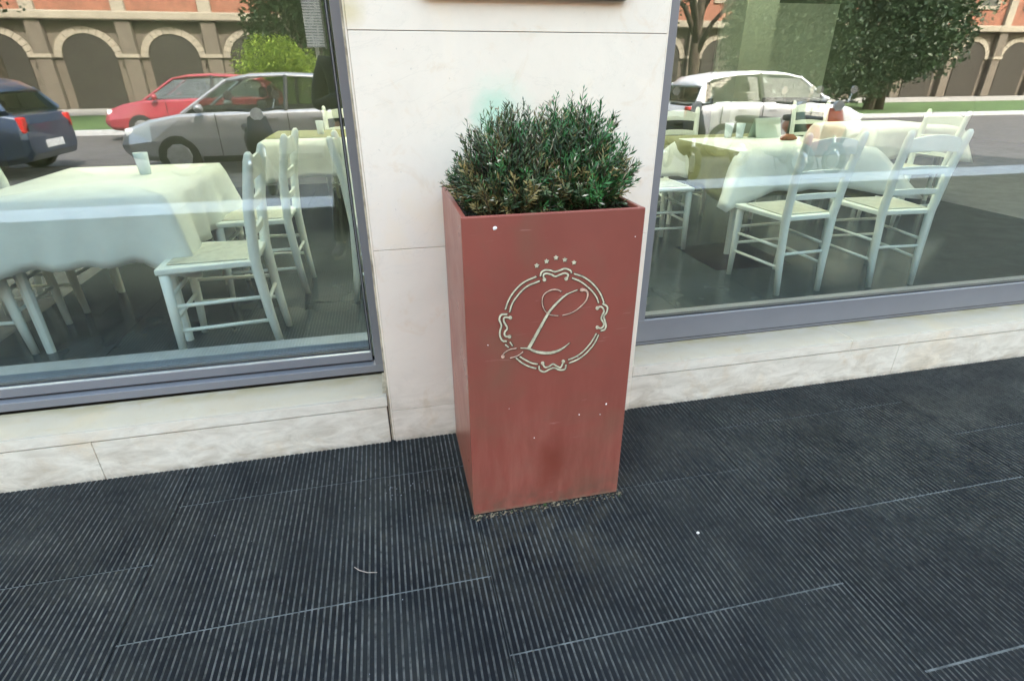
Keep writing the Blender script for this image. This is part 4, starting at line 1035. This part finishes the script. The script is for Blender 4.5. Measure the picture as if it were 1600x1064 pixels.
for lab, loc, sc in (('low dense evergreen behind the forked tree', (14.6, -17.2, 0), (0.62, 0.62, 0.62)), ('low dense evergreen behind the yellow green bush', (-1.15, -18.6, 0), (0.72, 0.72, 0.74)),
                    ('low dense evergreen past the end of the scooter row', (19.0, -17.4, 0), (0.7, 0.7, 0.66))):
    t = thing('evergreen_tree', lab, 'tree', loc, group='low dense evergreens on the lawn')
    c = crown_mesh('crown', 3.4, 22000, 21+int(loc[0]), 0.11, M['crown'], 22).build('crown', M['crown'], t); c.location = (0, 0, 3.9); c.scale = (1, 1, 1.15)
    m = MB(); m.tube([(0,0,-.1), (0.05,0,1.5), (0,0,3.5)], [.3, .24, .12], 9); m.build('trunk', M['bark'], t)
    t.scale = sc
hb = thing('clipped_bush', 'round yellow green bush on the lawn behind the silver hatchback', 'bush', (-2.35, -16.6, 0))
crown_mesh('foliage', 1.25, 12000, 8, 0.045, M['bushleaf'], 12).build('foliage', M['bushleaf'], hb, loc=(0, 0, 1.15))
m = MB(); m.tube([(0,0,-.1), (0,0,.9)], [.08, .05], 8); m.build('trunk', M['bark'], hb)

# brick building across the street
ob = thing('brick_building', 'orange brick building with pale stone pilasters and a brown arcade across the street', 'building', (0, -27, 0))
BW = 3.3; NB = 38
boxes('arcade_wall', M['grey_stone'], [(-NB*BW/2, NB*BW/2, -0.6, -0.3, 0, 3.5)], ob)
boxes('upper_wall', M['brick'], [(-NB*BW/2, NB*BW/2, -0.6, -0.15, 3.5, 15)], ob)
boxes('string_course', M['pale_stone'], [(-NB*BW/2, NB*BW/2, -0.149, -0.03, 7.3, 7.5)], ob)
boxes('cornice', M['pale_stone'], [(-NB*BW/2, NB*BW/2, -0.6, 0.14, 3.40, 3.72)], ob, bevel=.05)
boxes('roof', M['grey_stone'], [(-NB*BW/2, NB*BW/2, -9.0, 0.25, 15, 15.4)], ob)
boxes('side_block', M['brick'], [(-NB*BW/2, NB*BW/2, -9.0, -0.61, 0, 15)], ob)
wp = None
for i in range(NB):
    x = -NB*BW/2+BW*(i+.5)
    def cp(key, mk):
        global proto_d
        if key in proto_d: o = proto_d[key].copy(); COL.objects.link(o)
        else: o = mk(); proto_d[key] = o
        o.parent = ob; o.location.x = x; return o
    if i == 0: proto_d = {}
    cp('pier', lambda: boxes('pier', M['grey_stone'], [(-BW/2-.3, -BW/2+.3, -0.3, 0.02, 0, 3.4)], ob, bevel=.04))
    def arch():
        m = MB(); n = 10; pts = [(-1.0, 0.0)]+[(-1.0*math.cos(math.pi*k/n), 2.0+0.9*math.sin(math.pi*k/n)) for k in range(n+1)]+[(1.0, 0.0)]
        k = len(pts); m.add([(a, -0.295, b) for a, b in pts]+[(a, -0.24, b) for a, b in pts], [tuple(range(k, 2*k))]+[(j, j+1, k+j+1, k+j) for j in range(k-1)]); return m.build('arch_shade_sheet', M['dark_open'], ob)  # flat dark sheet paints the shade inside the arch
    cp('arch', arch)
    def ring():
        m = MB(); n = 14
        for k in range(n):
            a0_, a1_ = math.pi*(k+.04)/n, math.pi*(k+.96)/n
            vs = [(-q*math.cos(a_), y_, 2.0+q*.9*math.sin(a_)) for y_ in (-0.29, -0.20) for q in (1.02, 1.30) for a_ in (a0_, a1_)]
            m.add(vs, [(4,5,7,6), (0,1,5,4), (2,6,7,3), (0,4,6,2), (1,3,7,5)])
        return stuff(m.build('arch_stone', M['pale_stone'], ob))
    cp('ring', ring)
    cp('impost', lambda: boxes('impost', M['pale_stone'], [(-BW/2-.36, -BW/2+.36, -0.3, 0.08, 2.0, 2.14)], ob))
    cp('strip', lambda: boxes('stone_strip', M['pale_stone'], [(-BW/2-.25, -BW/2+.25, -0.16, 0.02, 3.72, 15)], ob))
    for z in (4.7, 8.0, 11.3):
        def win():
            f = boxes('window', M['pale_stone'], [(-.75, .75, -.151, -.08, z-.18, z), (-.75, -.55, -.151, -.08, z, z+2.0), (.55, .75, -.151, -.08, z, z+2.0), (-.75, .75, -.151, -.08, z+2.0, z+2.2)], ob)
            boxes('pane', M['pane_dark'], [(-.55, .55, -.151, -.13, z, z+2.0), (-.03, .03, -.13, -.11, z, z+2)], f); return f
        if ('w', z) in proto_d:
            o = copy_tree(proto_d[('w', z)], ob); o.location.x = x
        else: o = win(); proto_d[('w', z)] = o; o.location.x = x
